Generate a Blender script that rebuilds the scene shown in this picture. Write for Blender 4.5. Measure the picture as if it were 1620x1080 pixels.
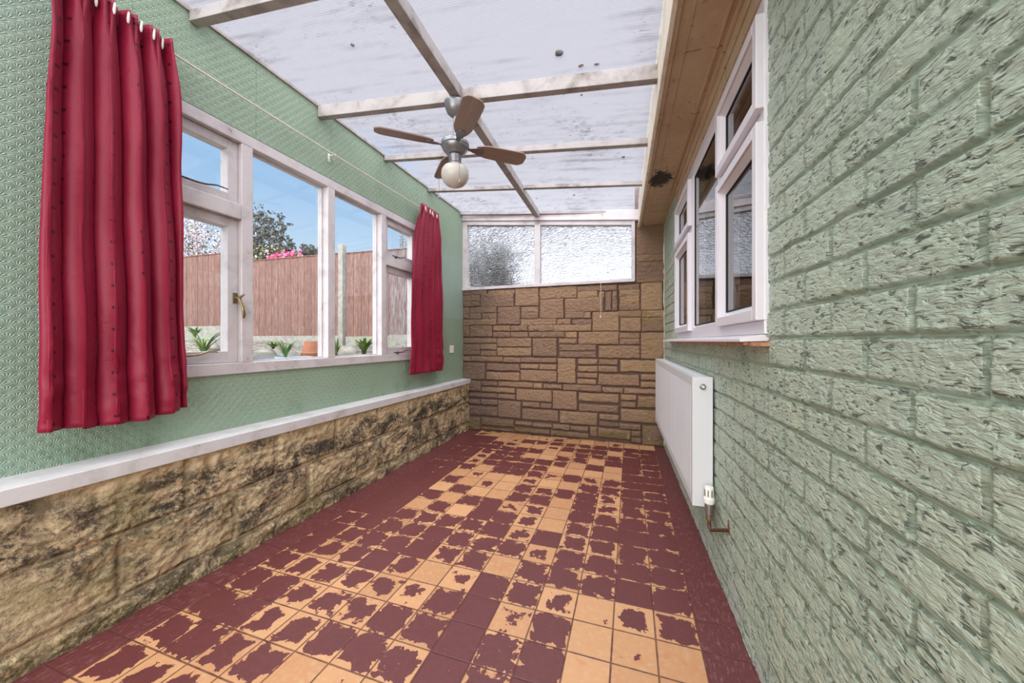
import bpy, math, random
import numpy as np
from mathutils import Matrix, Vector

random.seed(7)
rng = np.random.default_rng(11)
scene = bpy.context.scene
for _o in list(bpy.data.objects):
    bpy.data.objects.remove(_o)

# ------------------------------------------------------------------ camera
CAM_H = 1.0993
YAW = math.radians(16.96)
cam_d = bpy.data.cameras.new('camera')
cam_d.sensor_width = 36.0
cam_d.lens = 564.0 / 1620.0 * 36.0
cam_d.clip_start = 0.02
cam_d.clip_end = 300
cam = bpy.data.objects.new('camera', cam_d)
cam.location = (0, 0, CAM_H)
cam.rotation_euler = (math.radians(90), 0, YAW)
scene.collection.objects.link(cam)
scene.camera = cam
scene.view_settings.view_transform = 'Standard'
scene.view_settings.look = 'None'
scene.view_settings.gamma = 1
scene.view_settings.use_curve_mapping = False
scene.view_settings.exposure = 0.30
scene.cycles.use_denoising = True
scene.cycles.max_bounces = 10
scene.cycles.diffuse_bounces = 6
scene.cycles.transmission_bounces = 8
scene.cycles.transparent_max_bounces = 16
scene.cycles.caustics_reflective = False
scene.cycles.sample_clamp_indirect = 8.0


# ------------------------------------------------------------------ node helper
def srgb(r, g, b):
    def f(c):
        c /= 255.0
        return c / 12.92 if c <= 0.04045 else ((c + 0.055) / 1.055) ** 2.4
    return (f(r), f(g), f(b), 1.0)


class NB:
    """small node-tree builder; sockets or plain values can be passed anywhere"""
    def __init__(s, tree):
        s.t = tree
        s.t.nodes.clear()

    def n(s, kind, ins=None, **props):
        nd = s.t.nodes.new(kind)
        for k, v in props.items():
            setattr(nd, k, v)
        for k, v in (ins or {}).items():
            sock = nd.inputs[k]
            if isinstance(v, bpy.types.NodeSocket):
                s.t.links.new(v, sock)
            else:
                sock.default_value = v
        return nd

    def m(s, op, a, b=0.0, c=0.0, clamp=False):
        nd = s.n('ShaderNodeMath', {0: a, 1: b, 2: c}, operation=op)
        nd.use_clamp = clamp
        return nd.outputs[0]

    def mix(s, f, a, b, blend='MIX'):
        nd = s.n('ShaderNodeMix', data_type='RGBA', blend_type=blend)
        for i, v in ((0, f), (6, a), (7, b)):
            if isinstance(v, bpy.types.NodeSocket):
                s.t.links.new(v, nd.inputs[i])
            else:
                nd.inputs[i].default_value = v
        return nd.outputs[2]

    def ramp(s, v, lo, hi):
        nd = s.n('ShaderNodeMapRange', {'Value': v, 'From Min': lo, 'From Max': hi}, interpolation_type='SMOOTHSTEP')
        return nd.outputs[0]

    def noise(s, vec, scale, detail=3.0, rough=0.55, dist=0.0, col=False):
        nd = s.n('ShaderNodeTexNoise', {'Vector': vec, 'Scale': scale, 'Detail': detail, 'Roughness': rough, 'Distortion': dist})
        return nd.outputs['Color' if col else 'Fac']

    def coord(s, which='Object'):
        return s.n('ShaderNodeTexCoord').outputs[which]

    def mapping(s, vec, scale=(1, 1, 1), loc=(0, 0, 0), rot=(0, 0, 0)):
        return s.n('ShaderNodeMapping', {'Vector': vec, 'Scale': scale, 'Location': loc, 'Rotation': rot}).outputs[0]

    def sep(s, vec):
        nd = s.n('ShaderNodeSeparateXYZ', {0: vec})
        return nd.outputs[0], nd.outputs[1], nd.outputs[2]

    def comb(s, x, y, z=0.0):
        return s.n('ShaderNodeCombineXYZ', {0: x, 1: y, 2: z}).outputs[0]

    def attr(s, name):
        return s.n('ShaderNodeAttribute', attribute_name=name).outputs['Fac']

    def bump(s, h, dist, strength=1.0, normal=None):
        ins = {'Height': h, 'Distance': dist, 'Strength': strength}
        if normal is not None:
            ins['Normal'] = normal
        return s.n('ShaderNodeBump', ins).outputs[0]

    def pbr(s, col, rough=0.6, normal=None, **kw):
        ins = {'Base Color': col, 'Roughness': rough}
        if normal is not None:
            ins['Normal'] = normal
        ins.update({k.replace('_', ' '): v for k, v in kw.items()})
        return s.n('ShaderNodeBsdfPrincipled', ins).outputs[0]

    def out(s, sh):
        s.n('ShaderNodeOutputMaterial', {'Surface': sh})


def new_mat(name):
    m = bpy.data.materials.new(name)
    m.use_nodes = True
    return m, NB(m.node_tree)


# ------------------------------------------------------------------ daylight (blue patch to the west; unseen zenith and rear boosted to light the room)
w = bpy.data.worlds.new('sky')
scene.world = w
w.use_nodes = True
b = NB(w.node_tree)
gv = b.coord('Generated')
dx, dy, dz = b.sep(gv)
west = b.ramp(b.m('MULTIPLY', dx, -1.0), 0.42, 0.57)
low = b.m('SUBTRACT', 1.0, b.ramp(dz, 0.42, 0.50))
mask = b.m('MULTIPLY', west, low)
cl = b.noise(b.mapping(gv, (1, 1, 2.2)), 2.6, 5.0, 0.6, 0.4)
mask = b.m('MULTIPLY', mask, b.m('SUBTRACT', 1.0, b.m('MULTIPLY', b.ramp(cl, 0.56, 0.72), 0.25)))
blue = b.mix(b.ramp(dz, 0.0, 0.42), (0.68, 0.79, 0.90, 1), (0.30, 0.48, 0.74, 1))
blue = b.mix(1.0, blue, (1.12, 1.12, 1.10, 1), 'MULTIPLY')
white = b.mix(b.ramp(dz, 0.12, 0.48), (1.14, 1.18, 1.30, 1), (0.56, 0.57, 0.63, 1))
white = b.mix(b.ramp(dz, 0.71, 0.80), white, (5.5, 5.4, 5.3, 1))  # added bright cap above the view, lights the room through the roof
rear_boost = b.ramp(b.m('MULTIPLY', dy, -1.0), 0.0, 0.6)
white = b.mix(rear_boost, white, (5.5, 5.4, 5.3, 1))  # sky behind the camera raised as added light for the interior
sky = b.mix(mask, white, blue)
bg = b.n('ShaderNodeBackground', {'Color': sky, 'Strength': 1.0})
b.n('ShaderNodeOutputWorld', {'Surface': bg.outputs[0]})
w.cycles.sampling_method = 'MANUAL'
w.cycles.sample_map_resolution = 512

# ------------------------------------------------------------------ frames of reference (measured from the room)
XR = 0.436                                    # right wall plane
ROOM_BACK = -1.7                              # unseen rear end behind the camera, left open to admit the brightened sky


def frame(o, ang):
    return Matrix.Translation(Vector(o)) @ Matrix.Rotation(ang, 4, 'Z')


LF = frame((-1.902, 4.130, 0), -math.radians(91.93))       # left wall: x = distance from far corner, y = into the room
BF = frame((-1.826, 4.126, 0), -math.radians(2.51))        # back wall: x = rightwards, y = outwards
ID = Matrix.Identity(4)


def roof_z(x):
    return 2.70 - 0.0937 * (x + 1.95)


# ------------------------------------------------------------------ mesh helpers
class MB:
    def __init__(s):
        s.v, s.f, s.sm = [], [], []

    def add(s, vs, fs, smooth=False):
        k = len(s.v)
        s.v += [tuple(v) for v in vs]
        s.f += [tuple(i + k for i in f) for f in fs]
        s.sm += [smooth] * len(fs)
        return s

    def box(s, a, b_, M=None):
        x0, y0, z0 = a
        x1, y1, z1 = b_
        x0, x1 = min(x0, x1), max(x0, x1)
        y0, y1 = min(y0, y1), max(y0, y1)
        z0, z1 = min(z0, z1), max(z0, z1)
        vs = [(x0, y0, z0), (x1, y0, z0), (x1, y1, z0), (x0, y1, z0), (x0, y0, z1), (x1, y0, z1), (x1, y1, z1), (x0, y1, z1)]
        if M is not None:
            vs = [tuple(M @ Vector(v)) for v in vs]
        return s.add(vs, [(0, 3, 2, 1), (4, 5, 6, 7), (0, 1, 5, 4), (1, 2, 6, 5), (2, 3, 7, 6), (3, 0, 4, 7)])

    def hexa(s, vs):
        return s.add(vs, [(0, 3, 2, 1), (4, 5, 6, 7), (0, 1, 5, 4), (1, 2, 6, 5), (2, 3, 7, 6), (3, 0, 4, 7)])

    def lathe(s, prof, c=(0, 0, 0), seg=32, M=None, caps=True):
        vs, fs = [], []
        n = len(prof)
        for r, z in prof:
            for i in range(seg):
                a = 2 * math.pi * i / seg
                vs.append((c[0] + r * math.cos(a), c[1] + r * math.sin(a), c[2] + z))
        for j in range(n - 1):
            for i in range(seg):
                i2 = (i + 1) % seg
                fs.append((j * seg + i, j * seg + i2, (j + 1) * seg + i2, (j + 1) * seg + i))
        if caps:
            fs.append(tuple(reversed(range(seg))))
            fs.append(tuple((n - 1) * seg + i for i in range(seg)))
        if M is not None:
            vs = [tuple(M @ Vector(v)) for v in vs]
        return s.add(vs, fs, True)

    def tube(s, pts, r, seg=10, rs=None, caps=True):
        pts = [Vector(p) for p in pts]
        vs, fs = [], []
        up = None
        for i, p in enumerate(pts):
            t = (pts[min(i + 1, len(pts) - 1)] - pts[max(i - 1, 0)]).normalized()
            if up is None:
                up = Vector((0, 0, 1)) if abs(t.z) < 0.9 else Vector((1, 0, 0))
            a = t.cross(up).normalized()
            up = a.cross(t).normalized()
            rr = rs[i] if rs else r
            for k in range(seg):
                q = 2 * math.pi * k / seg
                vs.append(p + a * (math.cos(q) * rr) + up * (math.sin(q) * rr))
        for i in range(len(pts) - 1):
            for k in range(seg):
                k2 = (k + 1) % seg
                fs.append((i * seg + k, (i + 1) * seg + k, (i + 1) * seg + k2, i * seg + k2))
        if caps:
            fs.append(tuple(range(seg)))
            fs.append(tuple((len(pts) - 1) * seg + k for k in reversed(range(seg))))
        return s.add(vs, fs, True)

    def prism(s, poly, h0, h1, axes='xyz', M=None):
        """poly in the first two axes, extruded along the third"""
        n = len(poly)
        idx = ['xyz'.index(c) for c in axes]
        vs = []
        for h in (h0, h1):
            for p in poly:
                v = [0, 0, 0]
                v[idx[0]], v[idx[1]], v[idx[2]] = p[0], p[1], h
                vs.append(tuple(v))
        fs = [tuple(reversed(range(n))), tuple(n + i for i in range(n))]
        fs += [(i, (i + 1) % n, n + (i + 1) % n, n + i) for i in range(n)]
        if M is not None:
            vs = [tuple(M @ Vector(v)) for v in vs]
        return s.add(vs, fs)

    def ring(s, x0, x1, z0, z1, wd, y0, y1, bottom=None, top=None):
        """rectangular picture-frame in the xz plane"""
        bt = wd if bottom is None else bottom
        tp = wd if top is None else top
        s.box((x0, y0, z0), (x0 + wd, y1, z1))
        s.box((x1 - wd, y0, z0), (x1, y1, z1))
        s.box((x0 + wd, y0, z0), (x1 - wd, y1, z0 + bt))
        s.box((x0 + wd, y0, z1 - tp), (x1 - wd, y1, z1))
        return s

    def obj(s, name, mat, parent=None, M=None, bevel=0.0, kind=None, label=None, subsurf=0, fix=True):
        me = bpy.data.meshes.new(name)
        me.from_pydata(s.v, [], s.f)
        me.polygons.foreach_set('use_smooth', s.sm)
        me.validate()
        me.materials.append(mat)
        if fix:
            import bmesh
            bm_ = bmesh.new()
            bm_.from_mesh(me)
            bmesh.ops.recalc_face_normals(bm_, faces=bm_.faces)
            for e_ in bm_.edges:
                if len(e_.link_faces) == 2 and e_.calc_face_angle(0) > 0.62:
                    e_.smooth = False
            bm_.to_mesh(me)
            bm_.free()
        o = bpy.data.objects.new(name, me)
        return place(o, parent, M, bevel, kind, label, subsurf)


def place(o, parent=None, M=None, bevel=0.0, kind=None, label=None, subsurf=0):
    scene.collection.objects.link(o)
    if parent is not None:
        o.parent = parent
    if M is not None:
        o.matrix_local = M
    if bevel:
        md = o.modifiers.new('bevel', 'BEVEL')
        md.width = bevel
        md.segments = 2
        md.limit_method = 'ANGLE'
    if subsurf:
        md = o.modifiers.new('sub', 'SUBSURF')
        md.levels = md.render_levels = subsurf
    if kind:
        o['kind'] = kind
    if label:
        o['label'] = label
    return o


def empty(name, M=ID, kind=None, label=None, cat=None, group=None):
    o = bpy.data.objects.new(name, None)
    o.empty_display_size = 0.1
    scene.collection.objects.link(o)
    o.matrix_world = M
    if kind:
        o['kind'] = kind
    return tag(o, label, cat, group)


def tag(o, label=None, cat=None, group=None):
    if label:
        o['label'] = label
    if cat:
        o['category'] = cat
    if group:
        o['group'] = group
    return o


def copy_tree(o, parent=None):
    c = o.copy()
    scene.collection.objects.link(c)
    if parent is not None:
        c.parent = parent
        c.matrix_local = o.matrix_local.copy()
    for ch in list(o.children):
        copy_tree(ch, c)
    return c


# ------------------------------------------------------------------ numpy noise
def vnoise(x, y, seed=0):
    xi = np.floor(x).astype(np.int64)
    yi = np.floor(y).astype(np.int64)
    fx = x - xi
    fy = y - yi
    fx = fx * fx * (3 - 2 * fx)
    fy = fy * fy * (3 - 2 * fy)

    def h(a, c):
        n = (a * 374761393 + c * 668265263 + seed * 1442695041) & 0xFFFFFFFF
        n = ((n ^ (n >> 13)) * 1274126177) & 0xFFFFFFFF
        return ((n ^ (n >> 16)) & 0xFFFF) / 65535.0
    return (h(xi, yi) * (1 - fx) + h(xi + 1, yi) * fx) * (1 - fy) + (h(xi, yi + 1) * (1 - fx) + h(xi + 1, yi + 1) * fx) * fy


def fbm(x, y, seed=0, oct_=4, gain=0.5):
    a, t, s = 1.0, 0.0, 0.0
    for i in range(oct_):
        s = s + a * vnoise(x * 2 ** i, y * 2 ** i, seed + i * 17)
        t += a
        a *= gain
    return s / t


def sstep(x, a, c):
    t = np.clip((x - a) / (c - a), 0, 1)
    return t * t * (3 - 2 * t)


def height_mesh(name, U, V, to_xyz, H, attrs, mat, hole=None, parent=None, M=None, kind=None, flip=False):
    """a relief surface: U, V 1-D coordinates, H heights"""
    nu, nv = len(U), len(V)
    uu, vv = np.meshgrid(U, V, indexing='ij')
    P = np.stack(to_xyz(uu, vv, H), -1).reshape(-1, 3).astype(np.float32)
    i = np.arange(nu - 1)[:, None] * nv + np.arange(nv - 1)[None, :]
    q = np.stack([i, i + nv, i + nv + 1, i + 1], -1)
    if flip:
        q = q[..., ::-1]
    if hole is not None:
        uc = (U[1:] + U[:-1])[:, None] / 2
        vc = (V[1:] + V[:-1])[None, :] / 2
        q = q[~hole(uc + 0 * vc, vc + 0 * uc)]
    q = q.reshape(-1, 4)
    used, inv = np.unique(q, return_inverse=True)
    q = inv.reshape(-1, 4).astype(np.int32)
    P = P[used]
    me = bpy.data.meshes.new(name)
    me.vertices.add(len(P))
    me.vertices.foreach_set('co', P.ravel())
    me.loops.add(q.size)
    me.loops.foreach_set('vertex_index', q.ravel())
    me.polygons.add(len(q))
    me.polygons.foreach_set('loop_start', np.arange(0, q.size, 4, dtype=np.int32))
    me.polygons.foreach_set('use_smooth', np.ones(len(q), dtype=bool))
    me.update(calc_edges=True)
    for k, arr in attrs.items():
        a = me.attributes.new(k, 'FLOAT', 'POINT')
        a.data.foreach_set('value', arr.reshape(-1)[used].astype(np.float32))
    me.materials.append(mat)
    o = bpy.data.objects.new(name, me)
    return place(o, parent, M, kind=kind)


# ------------------------------------------------------------------ materials
def simple(name, col, rough=0.5, metal=0.0, nscale=0.0, ndepth=0.0, vary=0.0, vscale=6.0, **kw):
    m, b = new_mat(name)
    c = col
    co = b.coord()
    if vary:
        f = b.noise(co, vscale, 4.0, 0.6)
        c = b.mix(b.ramp(f, 0.3, 0.7), tuple(x * (1 - vary) for x in col[:3]) + (1,), tuple(min(1, x * (1 + vary)) for x in col[:3]) + (1,))
    nr = None
    if nscale:
        nr = b.bump(b.noise(co, nscale, 3.0), ndepth)
    b.out(b.pbr(c, rough, nr, Metallic=metal, **kw))
    return m


def mat_timber(name, base, dirt, amount=0.5, rough=0.5):
    """old painted timber with grime and flaking spots"""
    m, b = new_mat(name)
    co = b.coord()
    n1 = b.noise(co, 7.0, 5.0, 0.65, 0.4)
    n2 = b.noise(b.mapping(co, (1, 1, 1)), 46.0, 4.0, 0.7)
    c = b.mix(b.m('MULTIPLY', b.ramp(n1, 0.42, 0.78), amount), base, dirt)
    spots = b.ramp(b.m('ADD', b.m('MULTIPLY', n1, 0.4), b.m('MULTIPLY', n2, 0.6)), 0.60, 0.68)
    c = b.mix(b.m('MULTIPLY', spots, min(1.0, amount * 1.5)), c, tuple(x * 0.35 for x in dirt[:3]) + (1,))
    nr = b.bump(n2, 0.0015, 0.6)
    b.out(b.pbr(c, rough, nr))
    return m


M_FRAME = mat_timber('white_gloss_timber', srgb(206, 200, 203), srgb(146, 134, 132), 0.5, 0.4)
M_BEAM = mat_timber('grimy_painted_rafter', srgb(166, 160, 158), srgb(92, 82, 72), 0.85, 0.55)
M_LEDGE = mat_timber('white_ledge_paint', srgb(208, 207, 210), srgb(150, 138, 126), 0.5, 0.45)
M_UPVC = simple('white_upvc', srgb(222, 218, 224), 0.3)
M_GASKET = simple('black_gasket', srgb(30, 30, 32), 0.6)
M_RAD = simple('white_enamel', srgb(212, 214, 217), 0.3)
M_RADDARK = simple('radiator_inner_shadow_grey', srgb(96, 102, 104), 0.6)
M_CHROME = simple('brushed_nickel', srgb(140, 140, 143), 0.36, 0.8)
M_BRASS = simple('aged_brass', srgb(140, 122, 84), 0.42, 0.8, vary=0.3, vscale=60)
M_DKMETAL = simple('dark_oxidised_metal', srgb(84, 78, 74), 0.5, 0.6, vary=0.3, vscale=60)
M_COPPER = simple('tarnished_copper', srgb(104, 76, 60), 0.5, 0.5, vary=0.3, vscale=50)
M_WHITEPL = simple('white_plastic', srgb(236, 234, 226), 0.35)
M_OFFWH = simple('cream_plastic_rod', srgb(214, 208, 194), 0.45)
M_TERRA = simple('terracotta', srgb(140, 86, 62), 0.8, vary=0.12, vscale=14, nscale=60, ndepth=0.001)
M_CONC = simple('grey_concrete_post', srgb(140, 137, 132), 0.9, vary=0.2, vscale=9, nscale=40, ndepth=0.003)
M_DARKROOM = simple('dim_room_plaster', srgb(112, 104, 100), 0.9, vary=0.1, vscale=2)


def mat_glass(name='window_glass', tint=(0.90, 0.92, 0.92, 1), ior=1.5):
    m, b = new_mat(name)
    fr = b.n('ShaderNodeFresnel', {'IOR': ior}).outputs[0]
    fr = b.m('MULTIPLY', fr, b.m('SUBTRACT', 1.0, b.n('ShaderNodeNewGeometry').outputs['Backfacing']))
    tr = b.n('ShaderNodeBsdfTransparent', {'Color': tint}).outputs[0]
    gl = b.n('ShaderNodeBsdfGlossy', {'Color': (1, 1, 1, 1), 'Roughness': 0.0}).outputs[0]
    b.out(b.n('ShaderNodeMixShader', {0: fr, 1: tr, 2: gl}).outputs[0])
    return m


M_GLASS = mat_glass()
M_GLASS2 = mat_glass('double_glazing', (0.60, 0.60, 0.60, 1), 1.75)


def mat_obscure():
    m, b = new_mat('obscured_glass')
    co = b.coord()
    x, y, z = b.sep(co)
    v = b.comb(b.m('MULTIPLY', x, 1.0), b.m('MULTIPLY', z, 1.9), 0.0)
    wob = b.noise(v, 9.0, 2.0, 0.5, 0.0, True)
    v2 = b.n('ShaderNodeVectorMath', {0: v, 1: b.n('ShaderNodeVectorMath', {0: wob, 'Scale': 0.05}, operation='SCALE').outputs[0]}, operation='ADD').outputs[0]
    vo = b.n('ShaderNodeTexVoronoi', {'Vector': v2, 'Scale': 24.0}, feature='DISTANCE_TO_EDGE').outputs['Distance']
    h = b.m('ADD', b.m('POWER', b.m('MULTIPLY', vo, 2.0), 0.6), b.m('MULTIPLY', b.noise(v2, 40.0, 1.0), 0.08))
    nr = b.bump(h, 0.0125, 1.0)
    b.out(b.n('ShaderNodeBsdfPrincipled', {'Base Color': (0.97, 0.98, 1.0, 1), 'Roughness': 0.08, 'IOR': 1.42,
                                           'Transmission Weight': 1.0, 'Normal': nr}).outputs[0])
    return m


M_OBSC = mat_obscure()


def mat_roof():
    m, b = new_mat('twin_wall_polycarbonate')
    co = b.coord()
    x, y, z = b.sep(co)
    flute = b.m('ABSOLUTE', b.m('SINE', b.m('MULTIPLY', y, math.pi / 0.0105)))
    flute = b.ramp(flute, 0.0, 0.35)
    st = b.noise(b.comb(b.m('MULTIPLY', x, 1.3), b.m('MULTIPLY', y, 26.0)), 1.0, 5.0, 0.7, 0.3)
    st2 = b.noise(b.comb(b.m('MULTIPLY', x, 5.0), b.m('MULTIPLY', y, 60.0)), 1.0, 4.0, 0.7, 0.6)
    bl = b.noise(co, 1.7, 5.0, 0.6, 0.4)
    sp = b.noise(b.mapping(co, (0.55, 1.6, 1)), 30.0, 4.0, 0.75)
    dirt = b.m('MULTIPLY', b.ramp(st, 0.50, 0.80), b.ramp(bl, 0.30, 0.65))
    dirt = b.m('MAXIMUM', b.m('MULTIPLY', dirt, 0.70), b.m('MULTIPLY', b.m('MULTIPLY', b.ramp(st2, 0.56, 0.74), b.ramp(bl, 0.38, 0.65)), 0.65))
    dirt = b.m('MAXIMUM', dirt, b.m('MULTIPLY', b.ramp(b.m('MULTIPLY', sp, b.m('ADD', bl, 0.45)), 0.60, 0.70), 0.55))
    c = b.mix(b.m('MULTIPLY', b.m('SUBTRACT', 1.0, flute), 0.40), (0.90, 0.90, 0.93, 1), (0.50, 0.50, 0.53, 1))
    c = b.mix(dirt, c, (0.20, 0.19, 0.18, 1))
    film = b.mix(1.0, c, (0.55, 0.55, 0.56, 1), 'MULTIPLY')
    tl = b.n('ShaderNodeBsdfTranslucent', {'Color': film}).outputs[0]
    tr = b.n('ShaderNodeBsdfTransparent', {'Color': c}).outputs[0]
    df = b.n('ShaderNodeBsdfDiffuse', {'Color': film}).outputs[0]
    s1 = b.n('ShaderNodeMixShader', {0: 0.50, 1: tl, 2: df}).outputs[0]
    b.out(b.n('ShaderNodeMixShader', {0: 0.84, 1: s1, 2: tr}).outputs[0])
    return m


M_ROOF = mat_roof()


def mat_wallpaper():
    m, b = new_mat('embossed_green_wallpaper')
    co = b.coord()
    x, y, z = b.sep(co)
    # overlapping fan motifs: two half-offset lattices of fans, the nearer row on top
    WX, WZ = 0.042, 0.046

    def fan(ox, oz):
        u = b.m('DIVIDE', b.m('ADD', x, ox), WX)
        v = b.m('DIVIDE', b.m('ADD', z, oz), WZ)
        fu = b.m('MULTIPLY', b.m('SUBTRACT', b.m('FRACT', u), 0.5), WX / WZ)
        fv = b.m('FRACT', v)
        r = b.m('SQRT', b.m('ADD', b.m('MULTIPLY', fu, fu), b.m('MULTIPLY', fv, fv)))
        a = b.m('ARCTAN2', fu, b.m('ADD', fv, 0.02))
        a = b.m('MULTIPLY', a, b.m('SUBTRACT', 1.35, b.m('MULTIPLY', r, 0.55)))
        rays = b.m('POWER', b.m('ABSOLUTE', b.m('COSINE', b.m('MULTIPLY', a, 8.2))), 0.8)
        inside = b.m('SUBTRACT', 1.0, b.ramp(r, 0.50, 0.60))
        h = b.m('MULTIPLY', rays, b.ramp(r, 0.08, 0.30))
        return b.m('MULTIPLY', h, inside), inside
    h1, i1 = fan(0.0, 0.0)
    h2, i2 = fan(WX / 2, WZ / 2)
    h = b.m('MAXIMUM', h1, b.m('MULTIPLY', h2, b.m('SUBTRACT', 1.0, b.m('MULTIPLY', i1, 0.5))))
    n1 = b.noise(co, 1.6, 5.0, 0.6, 0.5)
    n2 = b.noise(co, 60.0, 3.0)
    c = b.mix(b.ramp(n1, 0.3, 0.7), srgb(134, 156, 132), srgb(146, 168, 146))
    c = b.mix(b.m('MULTIPLY', b.ramp(h, 0.3, 0.9), 0.14), c, srgb(184, 206, 188))
    # cooler, paler tone towards the near end, and a paler damp patch by the far corner
    near = b.ramp(b.m('ADD', x, b.m('MULTIPLY', n1, 0.6)), 3.3, 3.9)
    c = b.mix(b.m('MULTIPLY', near, 0.65), c, srgb(150, 178, 164))
    damp = b.m('MULTIPLY', b.m('SUBTRACT', 1.0, b.ramp(x, 0.55, 0.62)), b.ramp(z, 1.37, 1.385))
    damp = b.m('MULTIPLY', damp, b.m('SUBTRACT', 1.0, b.ramp(z, 2.0, 2.3)))
    c = b.mix(b.m('MULTIPLY', damp, 0.6), c, srgb(156, 180, 172))
    # grime line above the ledge
    g = b.m('MULTIPLY', b.m('SUBTRACT', 1.0, b.ramp(z, 0.64, 0.78)), b.ramp(b.noise(co, 5.0, 5.0, 0.7), 0.5, 0.75))
    c = b.mix(b.m('MULTIPLY', g, 0.6), c, srgb(84, 98, 78))
    # butt joints of the paper lengths
    seam = None
    for sx in (1.02, 1.55, 2.08, 2.61, 3.14):
        q = b.m('LESS_THAN', b.m('ABSOLUTE', b.m('SUBTRACT', x, b.m('ADD', sx, b.m('MULTIPLY', n1, 0.004)))), 0.0014)
        seam = q if seam is None else b.m('MAXIMUM', seam, q)
    seam = b.m('MULTIPLY', seam, b.ramp(z, 1.6, 2.3))
    c = b.mix(b.m('MULTIPLY', seam, 0.6), c, srgb(80, 100, 78))
    nr = b.bump(b.m('ADD', h, b.m('MULTIPLY', n2, 0.15)), 0.0030, 0.65)
    b.out(b.pbr(c, 0.42, nr))
    return m


M_PAPER = mat_wallpaper()


def mat_brick():
    m, b = new_mat('green_painted_brick')
    co = b.coord()
    x, y, z = b.sep(co)
    mort = b.attr('mortar')
    n0 = b.noise(co, 2.2, 4.0, 0.6, 0.3)
    warp = b.noise(co, 22.0, 2.0, 0.5, 0.0, True)
    base = b.comb(0.0, b.m('MULTIPLY', y, 1.0), b.m('MULTIPLY', z, 3.6))
    wv = b.n('ShaderNodeVectorMath', {0: base, 1: b.n('ShaderNodeVectorMath', {0: warp, 'Scale': 0.05}, operation='SCALE').outputs[0]}, operation='ADD').outputs[0]
    k1 = b.noise(wv, 44.0, 3.0, 0.55, 0.5)
    k2 = b.noise(wv, 110.0, 3.0, 0.65, 0.3)
    k0 = b.noise(co, 22.0, 2.0, 0.5)
    pit = b.ramp(b.m('ADD', b.m('MULTIPLY', k1, 0.72), b.m('MULTIPLY', k0, 0.28)), 0.36, 0.45)
    h = b.m('ADD', b.m('MULTIPLY', k1, 1.1), b.m('MULTIPLY', k2, 0.34))
    h = b.m('ADD', h, b.m('MULTIPLY', pit, 0.5))
    h = b.m('MULTIPLY', h, b.m('SUBTRACT', 1.0, b.m('MULTIPLY', mort, 0.93)))
    h = b.m('ADD', h, b.m('MULTIPLY', b.noise(co, 90.0, 3.0), b.m('MULTIPLY', mort, 0.12)))
    c = b.mix(b.ramp(n0, 0.3, 0.7), srgb(170, 186, 168), srgb(184, 198, 178))
    c = b.mix(b.m('MULTIPLY', b.ramp(b.noise(co, 5.0, 5.0, 0.65, 0.5), 0.5, 0.75), 0.45), c, srgb(192, 202, 174))
    c = b.mix(b.m('MULTIPLY', b.ramp(k1, 0.58, 0.8), 0.25), c, srgb(214, 222, 202))
    c = b.mix(b.m('MULTIPLY', b.m('SUBTRACT', 1.0, pit), b.m('MULTIPLY', 0.80, b.m('SUBTRACT', 1.0, mort))), c, srgb(62, 80, 68))
    c = b.mix(b.m('MULTIPLY', mort, 0.70), c, srgb(142, 160, 138))
    grub = b.m('MULTIPLY', mort, b.ramp(b.noise(co, 9.0, 5.0, 0.7), 0.56, 0.68))
    c = b.mix(b.m('MULTIPLY', grub, 0.65), c, srgb(178, 172, 140))
    chip = b.ramp(b.noise(co, 17.0, 5.0, 0.8), 0.72, 0.745)
    c = b.mix(chip, c, srgb(196, 150, 124))
    # salts and grime in the lowest course
    lowm = b.m('MULTIPLY', b.m('SUBTRACT', 1.0, b.ramp(z, 0.02, 0.16)), b.ramp(b.noise(co, 8.0, 5.0, 0.7), 0.42, 0.62))
    c = b.mix(b.m('MULTIPLY', lowm, 0.55), c, srgb(190, 188, 186))
    # rust run where the radiator pipe enters the wall
    dy_ = b.m('DIVIDE', b.m('SUBTRACT', y, 1.70), 0.03)
    dz_ = b.m('DIVIDE', b.m('SUBTRACT', z, 0.315), 0.05)
    rr = b.m('SQRT', b.m('ADD', b.m('MULTIPLY', dy_, dy_), b.m('MULTIPLY', dz_, dz_)))
    c = b.mix(b.m('SUBTRACT', 1.0, b.ramp(b.m('ADD', rr, b.m('MULTIPLY', k0, 0.8)), 1.0, 1.25)), c, srgb(150, 96, 72))
    nr = b.bump(h, 0.0068, 0.85)
    b.out(b.pbr(c, 0.40, nr))
    return m


M_BRICK = mat_brick()


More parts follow.
